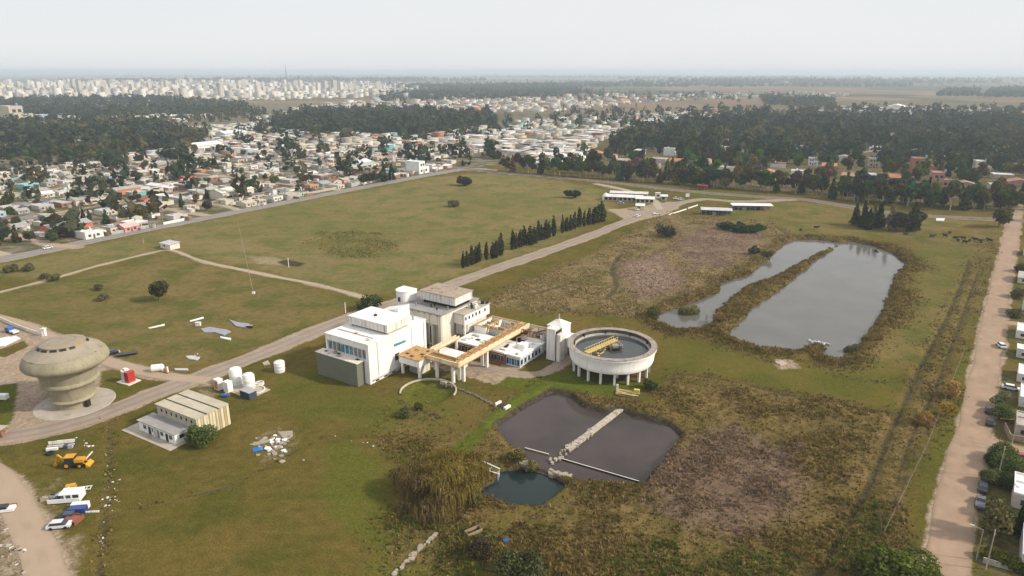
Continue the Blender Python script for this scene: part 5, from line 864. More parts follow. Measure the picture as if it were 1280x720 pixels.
for poly, sp_, kp in ((WOODZ[1], 11, .9), ([(-30,150),(180,146),(300,143),(310,132),(200,124),(60,124),(-30,130)], 17, .8), ([(480,128),(640,124),(760,118),(700,111),(560,112),(470,118)], 22, .7), ([(960,132),(1045,135),(1045,126),(950,124)], 16, .8), ([(1228,122),(1300,122),(1300,110),(1240,112)], 20, .9), ([(1170,121),(1225,121),(1225,112),(1180,113)], 22, .7), ([(-30,168),(330,150),(330,140),(260,138),(0,152)], 24, .5), ([(300,170),(640,180),(640,150),(330,140)], 30, .45), ([(640,165),(960,150),(960,138),(700,140)], 26, .5), ([(960,150),(1290,155),(1290,138),(1000,138)], 22, .6), ([(640,128),(1000,128),(1000,118),(640,116)], 55, .5), ([(0,112),(1300,108),(1300,101),(0,100)], 120, .5), ([(-10,320),(300,258),(540,212),(640,204),(640,160),(400,150),(-10,200)], 26, .4)):
    massp += [(q[0], q[1], rw_.uniform(.7, 1.2)) for q in tree_pts(poly, sp_, rw_, kp) if -60 < PX(*q)[0] < 1340]
for k in range(44):
    y0 = 93.5+17*rw_.random()**1.2; x0 = rw_.uniform(-60, 1300) if y0 < 104 else rw_.uniform(480, 900); ln_ = rw_.uniform(50, 260); th_ = rw_.uniform(.25, 1.1)*(y0-88)/14; n_ = int(ln_*1.1)
    for i in range(n_): q = G(x0+ln_*rw_.random(), y0+th_*rw_.uniform(-1, 1)+.004*ln_*math.sin(k)); massp.append((q.x, q.y, rw_.uniform(.9, 1.5)*(1.0 if y0 > 104 else 1.5)))
def tree_mass(name, P, label):
    rs = np.random.RandomState(9); n = len(P); P = np.array(P); K = 26; d = np.hypot(P[:,0], P[:,1]); u = rs.randn(n, K, 3); u /= np.linalg.norm(u, axis=2)[:,:,None]; r = (.5+.55*rs.rand(n, K, 1)**.5); hs = 7.0*P[:,2]*rs.uniform(.75, 1.3, n); ws_ = 4.8*P[:,2]*rs.uniform(.55, 1.6, n); hs *= rs.uniform(.7, 1.35, n)
    C = np.stack([P[:,0][:,None]+u[:,:,0]*r[:,:,0]*ws_[:,None], P[:,1][:,None]+u[:,:,1]*r[:,:,0]*ws_[:,None], (hs*1.05)[:,None]+u[:,:,2]*r[:,:,0]*(hs*.95)[:,None]], -1).reshape(-1, 3); N = u.reshape(-1,3)+rs.randn(n*K,3)*.5; N /= np.linalg.norm(N, axis=1)[:,None]; V, Fq = quads(C, N, np.repeat(ws_*.30, K), rs)
    pal = np.array([(.036,.052,.030), (.046,.060,.032), (.058,.068,.034), (.095,.086,.042), (.062,.070,.040), (.036,.050,.034)]); ci = (fbm(P[:,0], P[:,1], 90, 8, 3)*9+rs.rand(n)*1.6).astype(int) % 6; col_ = np.repeat(pal[ci]*(.8+.4*rs.rand(n,1)), K*4, axis=0)
    me = np_mesh(name, V, Fq, LEAFA); a_ = me.attributes.new('tint', 'FLOAT_COLOR', 'POINT'); a_.data.foreach_set('color', np.concatenate([col_, np.ones((len(col_),1))], 1).astype(np.float32).ravel()); o = link(name, me); o['kind'] = 'stuff'; tag(o, label, 'trees'); return n
NM = tree_mass('distant_woods', massp, 'dark tree belts and woods between the suburbs out to the horizon'); print('mass trees', NM, 'far houses', len(items), 'spots', len(spots))
def low_city(n):
    out = []
    for i in range(n): x = rt.betavariate(1.0, 1.2)*540-20; y = rt.uniform(107, 126)-x*.008; p = G(x, y); c_ = rt.choice(TWC); out.append((p.x, p.y, hrz, rt.uniform(10, 24), rt.uniform(10, 24), rt.triangular(6, 40, 9)*(1 if x < 330 else .6), c_, c_))
    return out
mass('city_blocks', low_city(1500), 'pale low blocks packed between the city towers', 'buildings')
# ================================================================== SMALL THINGS
def paint(n, c_, rough=.4, var=.08): return mat('paint_'+n, c_, rough=rough, var=var, scale=1.2, spec=.5)
TYRE = mat('tyre', (.02,.02,.02), rough=.9, var=.2); PWHITE = paint('white', (.78,.78,.77)); PBLUE = paint('blue', (.02,.11,.42)); PYEL = paint('digger_yellow', (.62,.30,.02)); PRED = paint('red', (.42,.035,.025)); PGREY = paint('grey', (.35,.36,.37)); PBLK = paint('black', (.02,.02,.022)); PNAVY = paint('navy', (.055,.065,.115)); PSIL = paint('silver', (.50,.51,.52)); PLAST = mat('white_plastic', (.80,.80,.77), rough=.5, var=.04); WOOD = mat('old_wood', (.30,.22,.14), var=.3, scale=1.5); RUB = mat('rubble', (.33,.285,.225), var=.2, scale=1.2, bump=.5)
car_parts = {}
def car(p, rz, color, label, group=None, pickup=False, name='parked_car'):
    k = pickup
    if k not in car_parts:
        L = 4.3 if not k else 5.0; prof = [(-L/2,.35),(-L/2,.85),(-L/2+.15,.95),(L/2-1.1,.92),(L/2-.1,.78),(L/2,.6),(L/2,.35)]; b = MB(); n = len(prof)
        V = [(x, -.85, z_) for x, z_ in prof] + [(x, .85, z_) for x, z_ in prof]; b.add(V, [tuple(range(n)), tuple(range(2*n-1, n-1, -1))] + [(i, n+i, n+(i+1)%n, (i+1)%n) for i in range(n)]); 
        cb = MB(); x0, x1 = (-1.7, 1.0) if not k else (-.4, 1.2); tp = .55; vs = [(x0,-.8,.93),(x1+.45,-.8,.93),(x1+.45,.8,.93),(x0,.8,.93),(x0+.4,-.66,1.42),(x1-.3,-.66,1.42),(x1-.3,.66,1.42),(x0+.4,.66,1.42)]; cb.add(vs, [(0,1,5,4),(1,2,6,5),(2,3,7,6),(3,0,4,7),(4,5,6,7)])
        rf_ = MB(); rf_.box(x0+.4, -.67, 1.42, x1-.3, .67, 1.47); wh = MB(); wh.M = Matrix.Rotation(R(90), 4, 'X'); wh.cyl(0, 0, -.1, .1, .32, n=12); hd = MB().box(-.02,-.18,-.08,.04,.18,.08); car_parts[k] = [x.mesh(nm, mt) for x, nm, mt in ((b, 'body', mat('car_paint', objcol=True, rough=.3, var=.04, spec=.6)), (cb, 'cabin_glass', GLASS), (rf_, 'roof', MATS.get('car_paint') or mat('car_paint')), (wh, 'wheel', TYRE), (hd, 'headlight', PSIL))] + [L]
    bm, cm, rm, wm, hm_, L = car_parts[k]; o = empty(name, p, rz, label, 'pickup' if k else 'car', group); link('body', bm, o, color=color); link('cabin_glass', cm, o); link('roof', rm, o, color=color)
    for x in (-L*.3, L*.31):
        for y_ in (-.82, .82): link('wheel', wm, o, (x, y_, .32))
    for y_ in (-.6, .6): link('headlight', hm_, o, (L/2, y_, .66))
    return o
GS = math.atan2(289, 212.6)     # heading of the gravel street
for x, y, rz, c_, lb, pk in ((1251,434,GS+.4,(.75,.75,.76),'white car parked on the verge of the gravel street, farthest up',0),(1263,487,GS-1.5,(.72,.72,.74),'white car parked in a yard right of the gravel street',0),(1236,515,GS,(.05,.02,.05),'dark purple car on the gravel street, nearer the corner houses',0),(1237,530,GS,(.03,.03,.035),'black car on the gravel street just before the side street',0),(1228,612,GS,(.04,.05,.08),'dark blue car parked behind the grey pickup',0),(1225,631,GS,(.12,.12,.14),'dark grey pickup parked on the gravel street, lower right',1),(1274,574,GS-1.4,(.38,.04,.03),'red car in the corner yard by the side street',0),
   (797,271,R(52),(.78,.78,.77),'nearer white car driving on the plant road',0),(797,263,R(52),(.76,.76,.75),'farther white car on the plant road',0),(821,268,R(20),(.74,.74,.73),'white pickup stopped on the verge of the plant road',1),(845,249,R(10),(.75,.75,.75),'white car left of the access road bend',0),(851,250,R(10),(.70,.70,.72),'pale car at the access road bend',0),(797,257,R(-20),(.06,.07,.09),'dark car beside the roadside stalls',0),(776,255,R(-15),(.5,.52,.55),'grey car in front of the stalls',0),
   (60,311,hrz,(.75,.75,.74),'white car on the highway shoulder at the left',0),(148,291,hrz,(.72,.72,.72),'white car parked by the pink house',0),(455,232,hrz,(.10,.10,.12),'dark car in front of the white garden wall',0),(330,255,hrz,(.12,.12,.13),'dark car driving on the highway',0)):
    p = at(x, y); car((p.x, p.y, gz(p.x, p.y)+.06), rz, c_, lb, None, bool(pk))
# ---- houses at the lower right
for i, (x, y, vi, wc, rc, s, lb) in enumerate(((1296,628,9,(.52,.46,.40),(.78,.77,.76),1.0,'white-roofed L-shaped house at the right edge, beside the two parked dark cars'),(1308,700,8,(.50,.46,.42),(.55,.56,.58),1.0,'grey-roofed house at the lower right corner'),(1290,540,3,(.44,.37,.30),(.42,.37,.33),.9,'brown-walled house on the corner of the side street'),(1292,503,1,(.66,.63,.58),(.76,.75,.74),.85,'white-roofed house right of the pale street tree'),(1290,474,0,(.62,.60,.56),(.74,.73,.72),.75,'white flat-roofed house beside the yard with the white car'),(1288,445,5,(.60,.57,.52),(.70,.68,.66),.8,'small lean-to house with pale roof by the farthest white car'),(1287,420,0,(.68,.66,.62),(.76,.75,.74),.8,'white house just below the far side lane'),(1290,392,4,(.62,.62,.62),(.72,.73,.74),.8,'white two-storey house above the far side lane'),(1288,352,2,(.56,.50,.42),(.46,.42,.38),.9,'beige pitched house at the upper right edge'),(1290,318,1,(.62,.60,.56),(.66,.65,.63),.9,'grey house at the right edge near the avenue'))):
    p = G(x, y); house((p.x, p.y, 0), GS-math.pi/2, vi, wc, rc, lb, None, s=s)
def wall_run(name, pts, h, m, label, th=.25):
    p = at(*pts[0]); o = empty(name, (p.x, p.y, 0), 0, label, 'wall' if 'wall' in name else 'fence')
    for a, b in zip(pts[:-1], pts[1:]): q, r_ = at(*a), at(*b); MB().beam((q.x-p.x, q.y-p.y, h/2), (r_.x-p.x, r_.y-p.y, h/2), th, h).build('panel', m, o)
    return o
wall_run('garden_wall', [(1255,535),(1262,550),(1290,556)], 1.6, WOOD, 'brown garden wall round the corner house'); wall_run('garden_wall', [(1238,648),(1262,655),(1290,660)], 1.4, CREAM, 'beige front wall of the white-roofed house'); wall_run('hedge_wall', [(1228,703),(1260,712),(1290,718)], 1.1, CONC, 'low concrete wall at the bottom right corner')
for i in range(9): p = at(1236+i*5.5, 699+i*1.8); tree('bush', p, 1.0, (.11,.115,.025), f'yellow-green hedge shrub, {ORD(i+1)} from the left in the bottom right hedge', 'bottom right hedge')
for i, (x, y) in enumerate(((1243,579),(1262,610),(1255,660))): tree('bush', at(x, y), 1.5, (.055,.07,.025), f"garden shrub by the lower right houses, {('farthest','middle','nearest')[i]} of three", 'garden shrubs')
# ---- poles
def pole(px, h, label, arm=0, m=None, name='utility_pole', lean=(0,0), r=.12):
    p = at(*px); o = empty(name, p, GS, label, 'pole'); MB().tube((0,0,-.3),(lean[0],lean[1],h),r,r*.6,8).build('shaft', m or CONC, o)
    if arm: MB().beam((-arm,0,h-.3),(arm,0,h-.3),.12,.12).build('cross_arm', WOOD, o); [MB().cyl(x*arm, 0, h-.24, h-.02, .06, n=6).build('insulator', PWHITE, o) for x in (-.85, 0, .85)]
    return o
def lamp(px, h, label):
    p = at(*px); o = empty('street_lamp', p, GS, label, 'lamp post'); MB().tube((0,0,-.2),(0,0,h),.11,.07,8).build('shaft', STEEL, o); MB().tube((0,0,h-.05),(0,1.5,h+.25),.05,.04,6).build('arm', STEEL, o); MB().box(-.15,1.4,h+.2,.15,2.1,h+.32).build('lamp_head', PSIL, o)
lamp((1220,700), 6.5, 'slim street lamp beside the lower gravel street'); pole((1232,712), 8, 'pale utility pole at the bottom right corner', .9); pole((1247,597), 7.5, 'utility pole between the corner hedge and parked cars', .8); pole((1263,562), 7, 'utility pole by the side street', .7); pole((1247,562), 3, 'short dark post at the side street corner', 0, WOOD)
for i, (x, y) in enumerate(((640,222),(700,227),(760,233),(815,240),(880,246),(960,252),(1070,264))): lamp((x, y), 9, f'street lamp on the avenue, {ORD(i+1)} from the left')
for i, (x, y) in enumerate(((115,304),(205,285),(310,264),(405,246),(490,229))): pole((x, y), 8.5, f'utility pole along the highway, {ORD(i+1)} from the left', 1.0)
pole((432,391), 4.2, 'short white post in the field behind the white building', 0, COLW, 'post', r=.2); pole((361,334), 4.5, 'pale post standing beside the burnt patch', 0, COLW, 'post', r=.2)
p = at(317, 367); ms = empty('antenna_mast', p, 0, 'very thin tall antenna mast in the left field', 'mast'); MB().tube((0,0,-.2),(-3.3,1.2,29.5),.09,.06,5).build('shaft', PALEBARK, ms); MB().box(-.5,-.5,-.1,.5,.5,.8).build('footing', PWHITE, ms)
# ---- shed in the meadow
p = at(213, 310); fs = empty('field_shed', p, R(-32), 'small beige shed with grey sheet roof alone on the field path', 'shed'); B(-4.2,-2.6,0,4.2,2.6,2.6).build('wall', CREAM, fs); MB().prism([(-4.6,-3),(4.6,-3),(4.6,3),(-4.6,3)], [2.62,2.62,3.0,3.0], [2.75,2.75,3.15,3.15]).build('roof', mat('sheet_roof', (.50,.49,.50), var=.12, scale=.6, patch=((.30,.28,.30), .5, .55)), fs); B(-4.26,-1.4,.05,-4.202,.8,2.2).build('door', DARK, fs); B(-1.2,-2.66,1.2,0,-2.602,2.0).build('window', DARK, fs); pole((179,304), 2.8, 'stubby dark post beside the field shed', 0, WOOD, 'post', r=.5)
# ---- tanks by the workshop
p0 = at(300, 487); pad = empty('tank_pad', p0, R(-33), 'concrete pad under the white tanks beside the road', 'pad'); B(-5.5,-2.5,-.1,7.5,4.5,.18).build('slab', PAD, pad); MB().lathe([(2.2,.18),(2.2,.5),(2.5,.5),(2.5,.18)], 28, 0, 4.4, 2.0).build('ring_kerb', CREAM, pad)
def vtank(px, r, h, label, dome=.5, z0=.18):
    p = at(*px); o = empty('storage_tank', (p.x, p.y, p.z+z0), 0, label, 'tank', None); MB().lathe([(.01,0),(r,0),(r,h*.3),(r*1.02,h*.32),(r,h*.34),(r,h*.66),(r*1.02,h*.68),(r,h*.7),(r,h),(r*.8,h+dome*.7),(r*.3,h+dome),(.01,h+dome)], 28).build('shell', PLAST, o, smooth=True); MB().cyl(0,0,h+dome*.9,h+dome+.18,.35,n=12).build('lid', PLAST, o); return o
vtank((296,480), 1.75, 4.2, 'left one of the two big white tanks on the concrete pad', .8); vtank((312,485), 1.65, 3.6, 'right one of the two big white tanks on the concrete pad', .8); vtank((350,464), 1.55, 3.0, 'lone white cylindrical tank standing on the grass', .35, 0)
for i, (px, m1, m2, lb) in enumerate((((274,487), STAINW, mat('orange_panel', (.50,.22,.11), var=.4, scale=1.2), 'upright white bin with orange stained side on the tank pad'), ((286,490), PLAST, PLAST, 'plain white upright bin in front of the tanks'))):
    p = at(*px); o = empty('upright_bin', (p.x, p.y, .2), R(-33), lb, 'bin'); B(-1.0,-.8,0,1.0,.8,3.0).build('body', m1, o); B(-.8,-.84,.3,.8,-.802,2.6).build('side_panel', m2, o); B(-1.05,-.85,3.0,1.05,.85,3.1).build('lid', PLAST, o)
p = at(311, 496); o = empty('steel_container', p, R(-33), 'dark blue skip container with grey lid beside the tank pad', 'container'); B(-2.0,-1.2,0,2.0,1.2,1.9).build('body', PNAVY, o); B(-2.1,-1.3,1.9,2.1,1.3,2.05).build('lid', PGREY, o); [B(-1.8+i*.7,-1.28,.1,-1.68+i*.7,-1.202,1.85).build('rib', PNAVY, o) for i in range(6)]
p = at(281, 496); o = empty('blue_drum', p, 0, 'blue plastic drum lying in front of the white bins', 'drum'); b = MB(); b.M = Matrix.Rotation(R(90), 4, 'Y')@Matrix.Translation((-.5,0,-.8)); b.lathe([(.01,0),(.5,0),(.52,.5),(.5,.55),(.52,1.1),(.5,1.6),(.01,1.6)], 14); b.build('shell', PBLUE, o); 
p = at(301, 492); o = empty('pipe_rail', p, R(28), 'yellow painted pipe rail on the tank pad', 'rail'); MB().tube((-4,0,1.0),(5,0,1.2),.12,n=8).build('pipe', YELLOW, o); [MB().tube((x,0,0),(x,0,1.05),.07,n=6).build('post', YELLOW, o) for x in (-3,0,3)]
p = at(325, 481); o = empty('manhole', (p.x,p.y,.1), 0, 'round concrete manhole at the right end of the tank pad', 'manhole'); MB().lathe([(.9,0),(.9,.7),(1.2,.7),(1.2,0)], 18).build('ring', CREAM, o); MB().cyl(0,0,.3,.55,.9,n=16).build('cover', PGREY, o)
# ---- red and white monument
p = at(161, 477); o = empty('red_monument', p, R(-25), 'red and white tapered hopper block on a white slab by the tower', 'monument'); B(-2.6,-2.0,-.1,2.6,2.0,.25).build('slab', CREAM, o); MB().prism([(.0,-1.1),(1.6,-1.1),(1.6,1.1),(.0,1.1)], .25, 3.4).build('red_block', PRED, o); MB().prism([(-1.3,-1.1),(-.02,-1.1),(-.02,1.1),(-1.3,1.1)], .25, [3.7,3.2,3.2,3.7]).build('white_block', STAINW, o); B(-1.1,-.5,3.5,-.2,.4,4.1).build('cap', PWHITE, o)
# ---- digger
p = at(91, 583); dg = empty('backhoe', p, R(8), 'yellow backhoe loader with black cab parked on the grass', 'digger'); B(-1.2,-.9,.6,2.6,.9,1.25).build('chassis', PBLK, dg); B(.8,-.75,1.25,2.7,.75,2.0).build('hood', PYEL, dg); cbn = B(-1.1,-.85,1.25,.75,.85,2.6).build('cab', PBLK, dg); B(-1.2,-.95,2.6,.85,.95,2.75).build('cab_roof', PYEL, cbn); B(-.9,-.88,1.6,.6,-.852,2.45).build('cab_window', GLASS, cbn)
for x, r_ in ((-.7,.85),(2.0,.6)):
    for s_ in (-1, 1): b = MB(); b.M = Matrix.Rotation(R(90), 4, 'X'); b.cyl(0,0,-.22,.22,r_,n=18); w_ = b.build('wheel', TYRE, dg, (x, s_*1.0, r_)); b = MB(); b.M = Matrix.Rotation(R(90), 4, 'X'); b.cyl(0,0,-.24,.24,r_*.5,n=12); b.build('rim', PYEL, w_)
m = MB(); m.prism([(3.3,-1.2),(4.1,-1.2),(4.1,1.2),(3.3,1.2)], [.1,.15,.15,.1], [1.0,.35,.35,1.0]); m.build('bucket', PYEL, dg); [MB().beam((1.2,s_*.6,1.4),(3.5,s_*.6,.7),.18,.25).build('loader_arm', PYEL, dg) for s_ in (-1,1)]
MB().beam((-1.1,0,1.2),(-2.9,.4,2.9),.35,.4).build('boom', PYEL, dg); MB().beam((-2.9,.4,2.9),(-3.6,.6,1.0),.28,.32).build('dipper', PYEL, dg); MB().prism([(-4.1,.2),(-3.3,.2),(-3.3,1.0),(-4.1,1.0)], .2, [.7,1.1,1.1,.7]).build('digging_bucket', PYEL, dg); MB().beam((2.4,1.1,1.0),(3.6,2.3,2.2),.22,.22).build('spare_arm', COLW, dg)
# ---- wrecks and scrap
def scrap(px, rz, label, cat, parts, name):
    o = empty(name, at(*px), rz, label, cat)
    for nm, a, m_ in parts: (B(*a) if len(a) == 6 else MB().beam(a[0], a[1], a[2], a[3])).build(nm, m_, o)
    return o
scrap((76,560), R(12), 'rusting grey trailer frame with a tyre left on the grass', 'trailer', [('side_board',(-2.8,.9,.7,2.6,1.05,1.5),STAINW),('side_board',(-1.2,1.5,.6,2.6,1.62,1.3),STAINW),('chassis_beam',(-2.9,-.6,.45,2.9,-.4,.7),STAINW),('chassis_beam',(-2.9,.3,.45,2.9,.5,.7),STAINW),('cross_beam',(-1.9,-.4,.5,-1.7,.3,.65),RUST),('cross_beam',(.6,-.4,.5,.8,.3,.65),RUST),('front_plate',(-2.6,-1.3,.2,-.2,-.7,.8),PWHITE),('axle_box',(.9,-.9,.1,1.9,.1,.9),PNAVY),('side_box',(1.9,-1.0,.1,2.8,-.1,1.0),PGREY)], 'scrap_trailer'); p = at(63,568); o = empty('tyre', p, 0, 'black tyre lying at the end of the grey trailer', 'tyre'); MB().lathe([(.45,.05),(.85,.05),(.9,.3),(.85,.55),(.45,.55),(.45,.05)], 18).build('tread', TYRE, o)
bus = scrap((86,625), R(8), 'white stripped van body with empty windows in the scrap row', 'van', [('side_panel',(-3.4,-1.4,.3,2.8,-1.25,1.2),PWHITE),('roof_panel',(-1.2,-1.2,1.9,2.9,1.5,2.05),PWHITE),('back_panel',(2.65,-1.25,.3,2.8,1.4,1.9),PWHITE),('floor',(-3.2,-1.2,.25,2.6,1.3,.4),PGREY),('far_side',(-.8,1.35,.3,2.8,1.5,1.9),PWHITE),('pillar',(-.1,-1.38,1.2,.15,-1.25,1.9),PWHITE),('pillar',(1.2,-1.38,1.2,1.45,-1.25,1.9),PWHITE),('dashboard',(-2.6,-1.0,.4,-1.9,1.1,.9),PBLK),('slope_panel',((-3.0,1.2,.6),(-.4,1.1,2.0),1.6,.1),PWHITE)], 'scrap_van')
scrap((99,613), R(15), 'white ladder-like frame behind the stripped van', 'frame', [('rail',(-2.0,-.6,.3,2.4,-.5,.5),PWHITE),('rail',(-2.0,.6,.3,2.4,.7,.5),PWHITE)]+[('rung',(-1.8+i*.8,-.5,.35,-1.65+i*.8,.6,.45),STAINW) for i in range(6)], 'ladder_rack'); scrap((99,638), R(8), 'white and blue box body beside the rusty bin', 'box', [('white_box',(-1.6,.2,0,1.6,1.4,1.3),PWHITE),('blue_box',(-1.5,-1.3,0,1.7,.18,1.2),paint('deep_blue',(.03,.06,.22)))], 'truck_box'); scrap((89,610), R(20), 'small yellow cab cover lying above the white van', 'cover', [('shell',(-.9,-.6,0,.9,.6,.8),PYEL),('rim',(-1.0,-.7,.0,1.0,.7,.12),PYEL)], 'yellow_cover')
scrap((87,647), R(10), 'dark stripped car shell in the scrap row', 'car', [('body',(-1.9,-.8,.2,1.8,.7,.8),PBLK),('cabin',(-.9,-.7,.8,.9,.6,1.25),PNAVY),('axle',(-2.6,-.1,.2,-1.9,.1,.35),RUST)], 'scrap_car'); scrap((92,652), R(-8), 'rust-red open metal bin in the scrap row', 'bin', [('floor',(-1.4,-1.3,.05,1.4,1.3,.2),RUST),('side',(-1.4,-1.3,.2,-1.28,1.3,1.0),paint('rust',(.26,.09,.05))),('side',(1.28,-1.3,.2,1.4,1.3,1.0),paint('rust',(.26,.09,.05))),('end',(-1.28,1.18,.2,1.28,1.3,1.0),RUST),('lid',(-1.2,-1.1,.7,1.2,1.1,.8),paint('rust',(.26,.09,.05)))], 'scrap_bin')
o = car(at(75,659), R(10), (.66,.68,.70), 'silver-white wrecked car nearest the dirt track', None, False, 'scrap_car'); scrap((107,641), R(6), 'long pale beam lying right of the scrap row', 'beam', [('beam',(-2.6,-.15,.05,2.6,.15,.35),STAINW)], 'scrap_beam'); scrap((67,622), 0, 'grey engine block left of the stripped van', 'engine', [('block',(-.6,-.4,0,.6,.4,.7),PSIL),('head',(-.4,-.3,.7,.4,.3,.95),PBLK)], 'engine_block'); scrap((56,625), .4, 'pale concrete lump left of the engine block', 'lump', [('lump',(-.7,-.4,0,.7,.4,.6),RUB),('lump_top',(-.4,-.3,.6,.3,.3,.8),RUB)], 'concrete_lump'); scrap((5,639), R(14), 'white wrecked car at the left edge by the dirt track', 'car', [('body',(-2,-.8,.2,2,.8,.8),PWHITE),('cabin',(-1.1,-.7,.8,.8,.7,1.3),PBLK),('bonnet_frame',(-2.1,.85,.4,1.9,1.5,.7),RUST)], 'scrap_car')
# loose litter: uncountable
def litter(name, zones, n, seed, label, mats, smin=.15, smax=.6):
    rs = random.Random(seed); b = MB()
    for i in range(n):
        x0, y0, x1, y1 = rs.choice(zones); t_ = rs.random(); p = at(x0+(x1-x0)*t_+rs.gauss(0, 3), y0+(y1-y0)*t_+rs.gauss(0, 2)); s = rs.uniform(smin, smax)*rs.choice((.6,1,1.3)); b.M = Matrix.Translation(p)@Matrix.Rotation(rs.uniform(0,6), 4, 'Z')@Matrix.Rotation(rs.uniform(-.3,.3), 4, 'X'); b.box(-s, -s*rs.uniform(.3,1), -.05, s, s*rs.uniform(.3,1), s*rs.uniform(.1,.6), rs.randrange(len(mats)))
    o = b.build(name, mats); o['kind'] = 'stuff'; tag(o, label, 'litter')
litter('drain_litter', [(134,600,134,640),(146,600,143,640),(130,640,126,690),(138,560,136,600)], 46, 3, 'scattered white litter along the drain beside the scrap row', [PWHITE, STAINW, CONC], .07, .24); litter('dump_litter', [(0,650,20,690),(5,690,30,720),(0,680,40,690)], 80, 4, 'scattered scrap and rubbish at the lower left corner', [STAINW, RUST, DARK, CONC, SOIL, SOIL], .08, .32); litter('field_litter', [(300,540,370,585),(420,545,480,560),(240,440,260,450),(90,545,115,560)], 26, 6, 'small pale litter scattered over the left field', [PWHITE, STAINW], .1, .3)
# ---- demolition heap
hp = empty('rubble_heap', at(341, 560), 0, 'heap of broken white slabs and rubble on the grass', 'rubble'); rs = random.Random(15); o0 = at(341, 560)
for i in range(46):
    x, y = (rs.gauss(342, 10), rs.gauss(560, 9)) if i > 14 else (rs.gauss(345, 12), rs.gauss(550, 4)); q = at(x, y)-o0; s = rs.uniform(.25, .95); k = [(rs.uniform(.6,1)*s*math.cos(a), rs.uniform(.5,1)*s*math.sin(a)) for a in (0.3,1.3,2.4,3.5,4.5,5.5)]; MB().prism(k, -.05, [rs.uniform(.1,.32)*(.6+s*.5) for _ in k]).build('slab', RUB if i % 3 else PWHITE, hp, (q.x, q.y, q.z), rs.uniform(0, 6))
for k, (pts, m_) in enumerate(((((347,540),(366,539),(366,546),(358,551),(352,546)), RUB), (((311,556),(322,552),(338,549),(335,553),(318,557)), RUB))): Q = [at(*q) for q in pts]; c0 = Q[0]; MB().prism([(q.x-c0.x, q.y-c0.y) for q in Q][::-1], -.1, .14).build('fallen_slab', m_, hp, c0-o0)
o = empty('blue_tarp', at(322, 562), .4, 'crumpled blue tarpaulin beside the rubble heap', 'tarpaulin'); rs = random.Random(2); V = [(x*.45-1.1, y*.45-.8, .1+rs.uniform(0, .55)*(1 if 0 < x < 5 and 0 < y < 4 else .1)) for y in range(5) for x in range(6)]; MB().add(V, [(r_*6+c_, r_*6+c_+1, r_*6+c_+7, r_*6+c_+6) for r_ in range(4) for c_ in range(5)]).build('sheet', paint('tarp',(.01,.16,.50), .5, .25), o)
# ---- sheet debris in the field
SHT = mat('sheet_steel', (.29,.30,.34), rough=.45, var=.15)
for pts, m_, lb, nm in ((((251,412),(262,409),(274,412),(284,413),(289,415),(280,420),(268,416),(256,416)), SHT, 'twisted grey roof sheet lying in the left field', 'roof_sheet'), (((286,400),(296,403),(312,406),(309,411),(295,408)), SHT, 'grey curved sheet with dark end lying in the field', 'roof_sheet'), (((275,421),(289,424),(288,426),(276,423)), PWHITE, 'white plank lying below the twisted sheet', 'plank'), (((232,446),(240,445),(250,448),(246,451),(236,449)), PSIL, 'pale flat panel lying near the road', 'panel'), (((237,401),(254,397),(255,398),(238,402)), PWHITE, 'thin white pole lying above the twisted sheet', 'pole_piece'), (((185,410),(206,406),(206,407),(187,411)), STAINW, 'thin pale beam lying in the upper left field', 'pole_piece'), (((218,461),(235,462),(236,464),(219,463)), PSIL, 'silver sheet metal strip beside the track', 'panel'), (((0,424),(12,421),(22,425),(6,433),(-12,434)), PWHITE, 'white plastic sheet at the left edge by the yard', 'plastic_sheet'), (((12,422),(20,421),(26,424),(20,425)), PWHITE, 'small white sheet beside the plastic sheet', 'plastic_sheet'), (((328,454),(335,452),(338,456),(330,457)), PAD, 'square concrete slab beside the lone tank', 'slab'), (((968,452),(978,452),(984,456),(976,458)), mat('pink_slab', (.48,.34,.29), var=.15), 'pinkish slab in the mown grass below the lagoon', 'slab'), (((1170,273),(1181,273.5),(1180,276.5),(1170,276)), PWHITE, 'white trough in the paddock beyond the lagoon', 'trough')):
    Q = [at(*q) for q in pts]; c0 = Q[0]; o = empty(nm, c0, 0, lb, 'debris'); MB().prism([(q.x-c0.x, q.y-c0.y) for q in Q][::-1], -.03, [.18+.25*((i*7) % 3)*.5 for i in range(len(Q))]).build('sheet', m_, o)
scrap((312,410), 0, 'dark hollow end piece of the curved grey sheet', 'debris', [('frame',(-1.0,-.5,0,1.0,.5,.9),PBLK),('lip',(-1.1,-.6,.9,1.1,.6,1.0),SHT)], 'duct_end'); scrap((248,407), 0, 'small white block beside the twisted sheet', 'block', [('block',(-.8,-.5,0,.8,.5,1.2),PWHITE),('cap',(-.9,-.6,1.2,.9,.6,1.3),STAINW)], 'white_block')
# ---- things by the tower
scrap((140,443), R(40), 'black wrecked car shell by the entry track', 'car', [('body',(-1.9,-.8,.2,1.9,.8,.9),PBLK),('cabin',(-1.0,-.7,.9,.9,.7,1.5),PNAVY),('bonnet',(1.9,-.7,.3,2.3,.7,.7),PSIL)], 'scrap_car'); scrap((159,444), R(25), 'flat black trailer bed by the entry track', 'trailer', [('bed',(-3.0,-1.0,.5,3.0,1.0,.75),PBLK),('drawbar',(-4.2,-.1,.5,-3.0,.1,.65),RUST),('axle',(-.4,-1.0,.1,.4,1.0,.5),TYRE)], 'trailer_bed')
p = at(197,464); o = empty('round_tank', p, R(15), 'white horizontal tank lying beside the entry track', 'tank'); b = MB(); b.M = Matrix.Rotation(R(90), 4, 'Y')@Matrix.Translation((-1.1,0,-2.0)); b.lathe([(.01,0),(.7,.15),(1.1,.6),(1.1,3.4),(.7,3.85),(.01,4.0)], 20); b.build('shell', PLAST, o, smooth=True); [B(x,-.8,0,x+.25,.8,.6).build('cradle', CONC, o) for x in (-1.3, 1.0)]
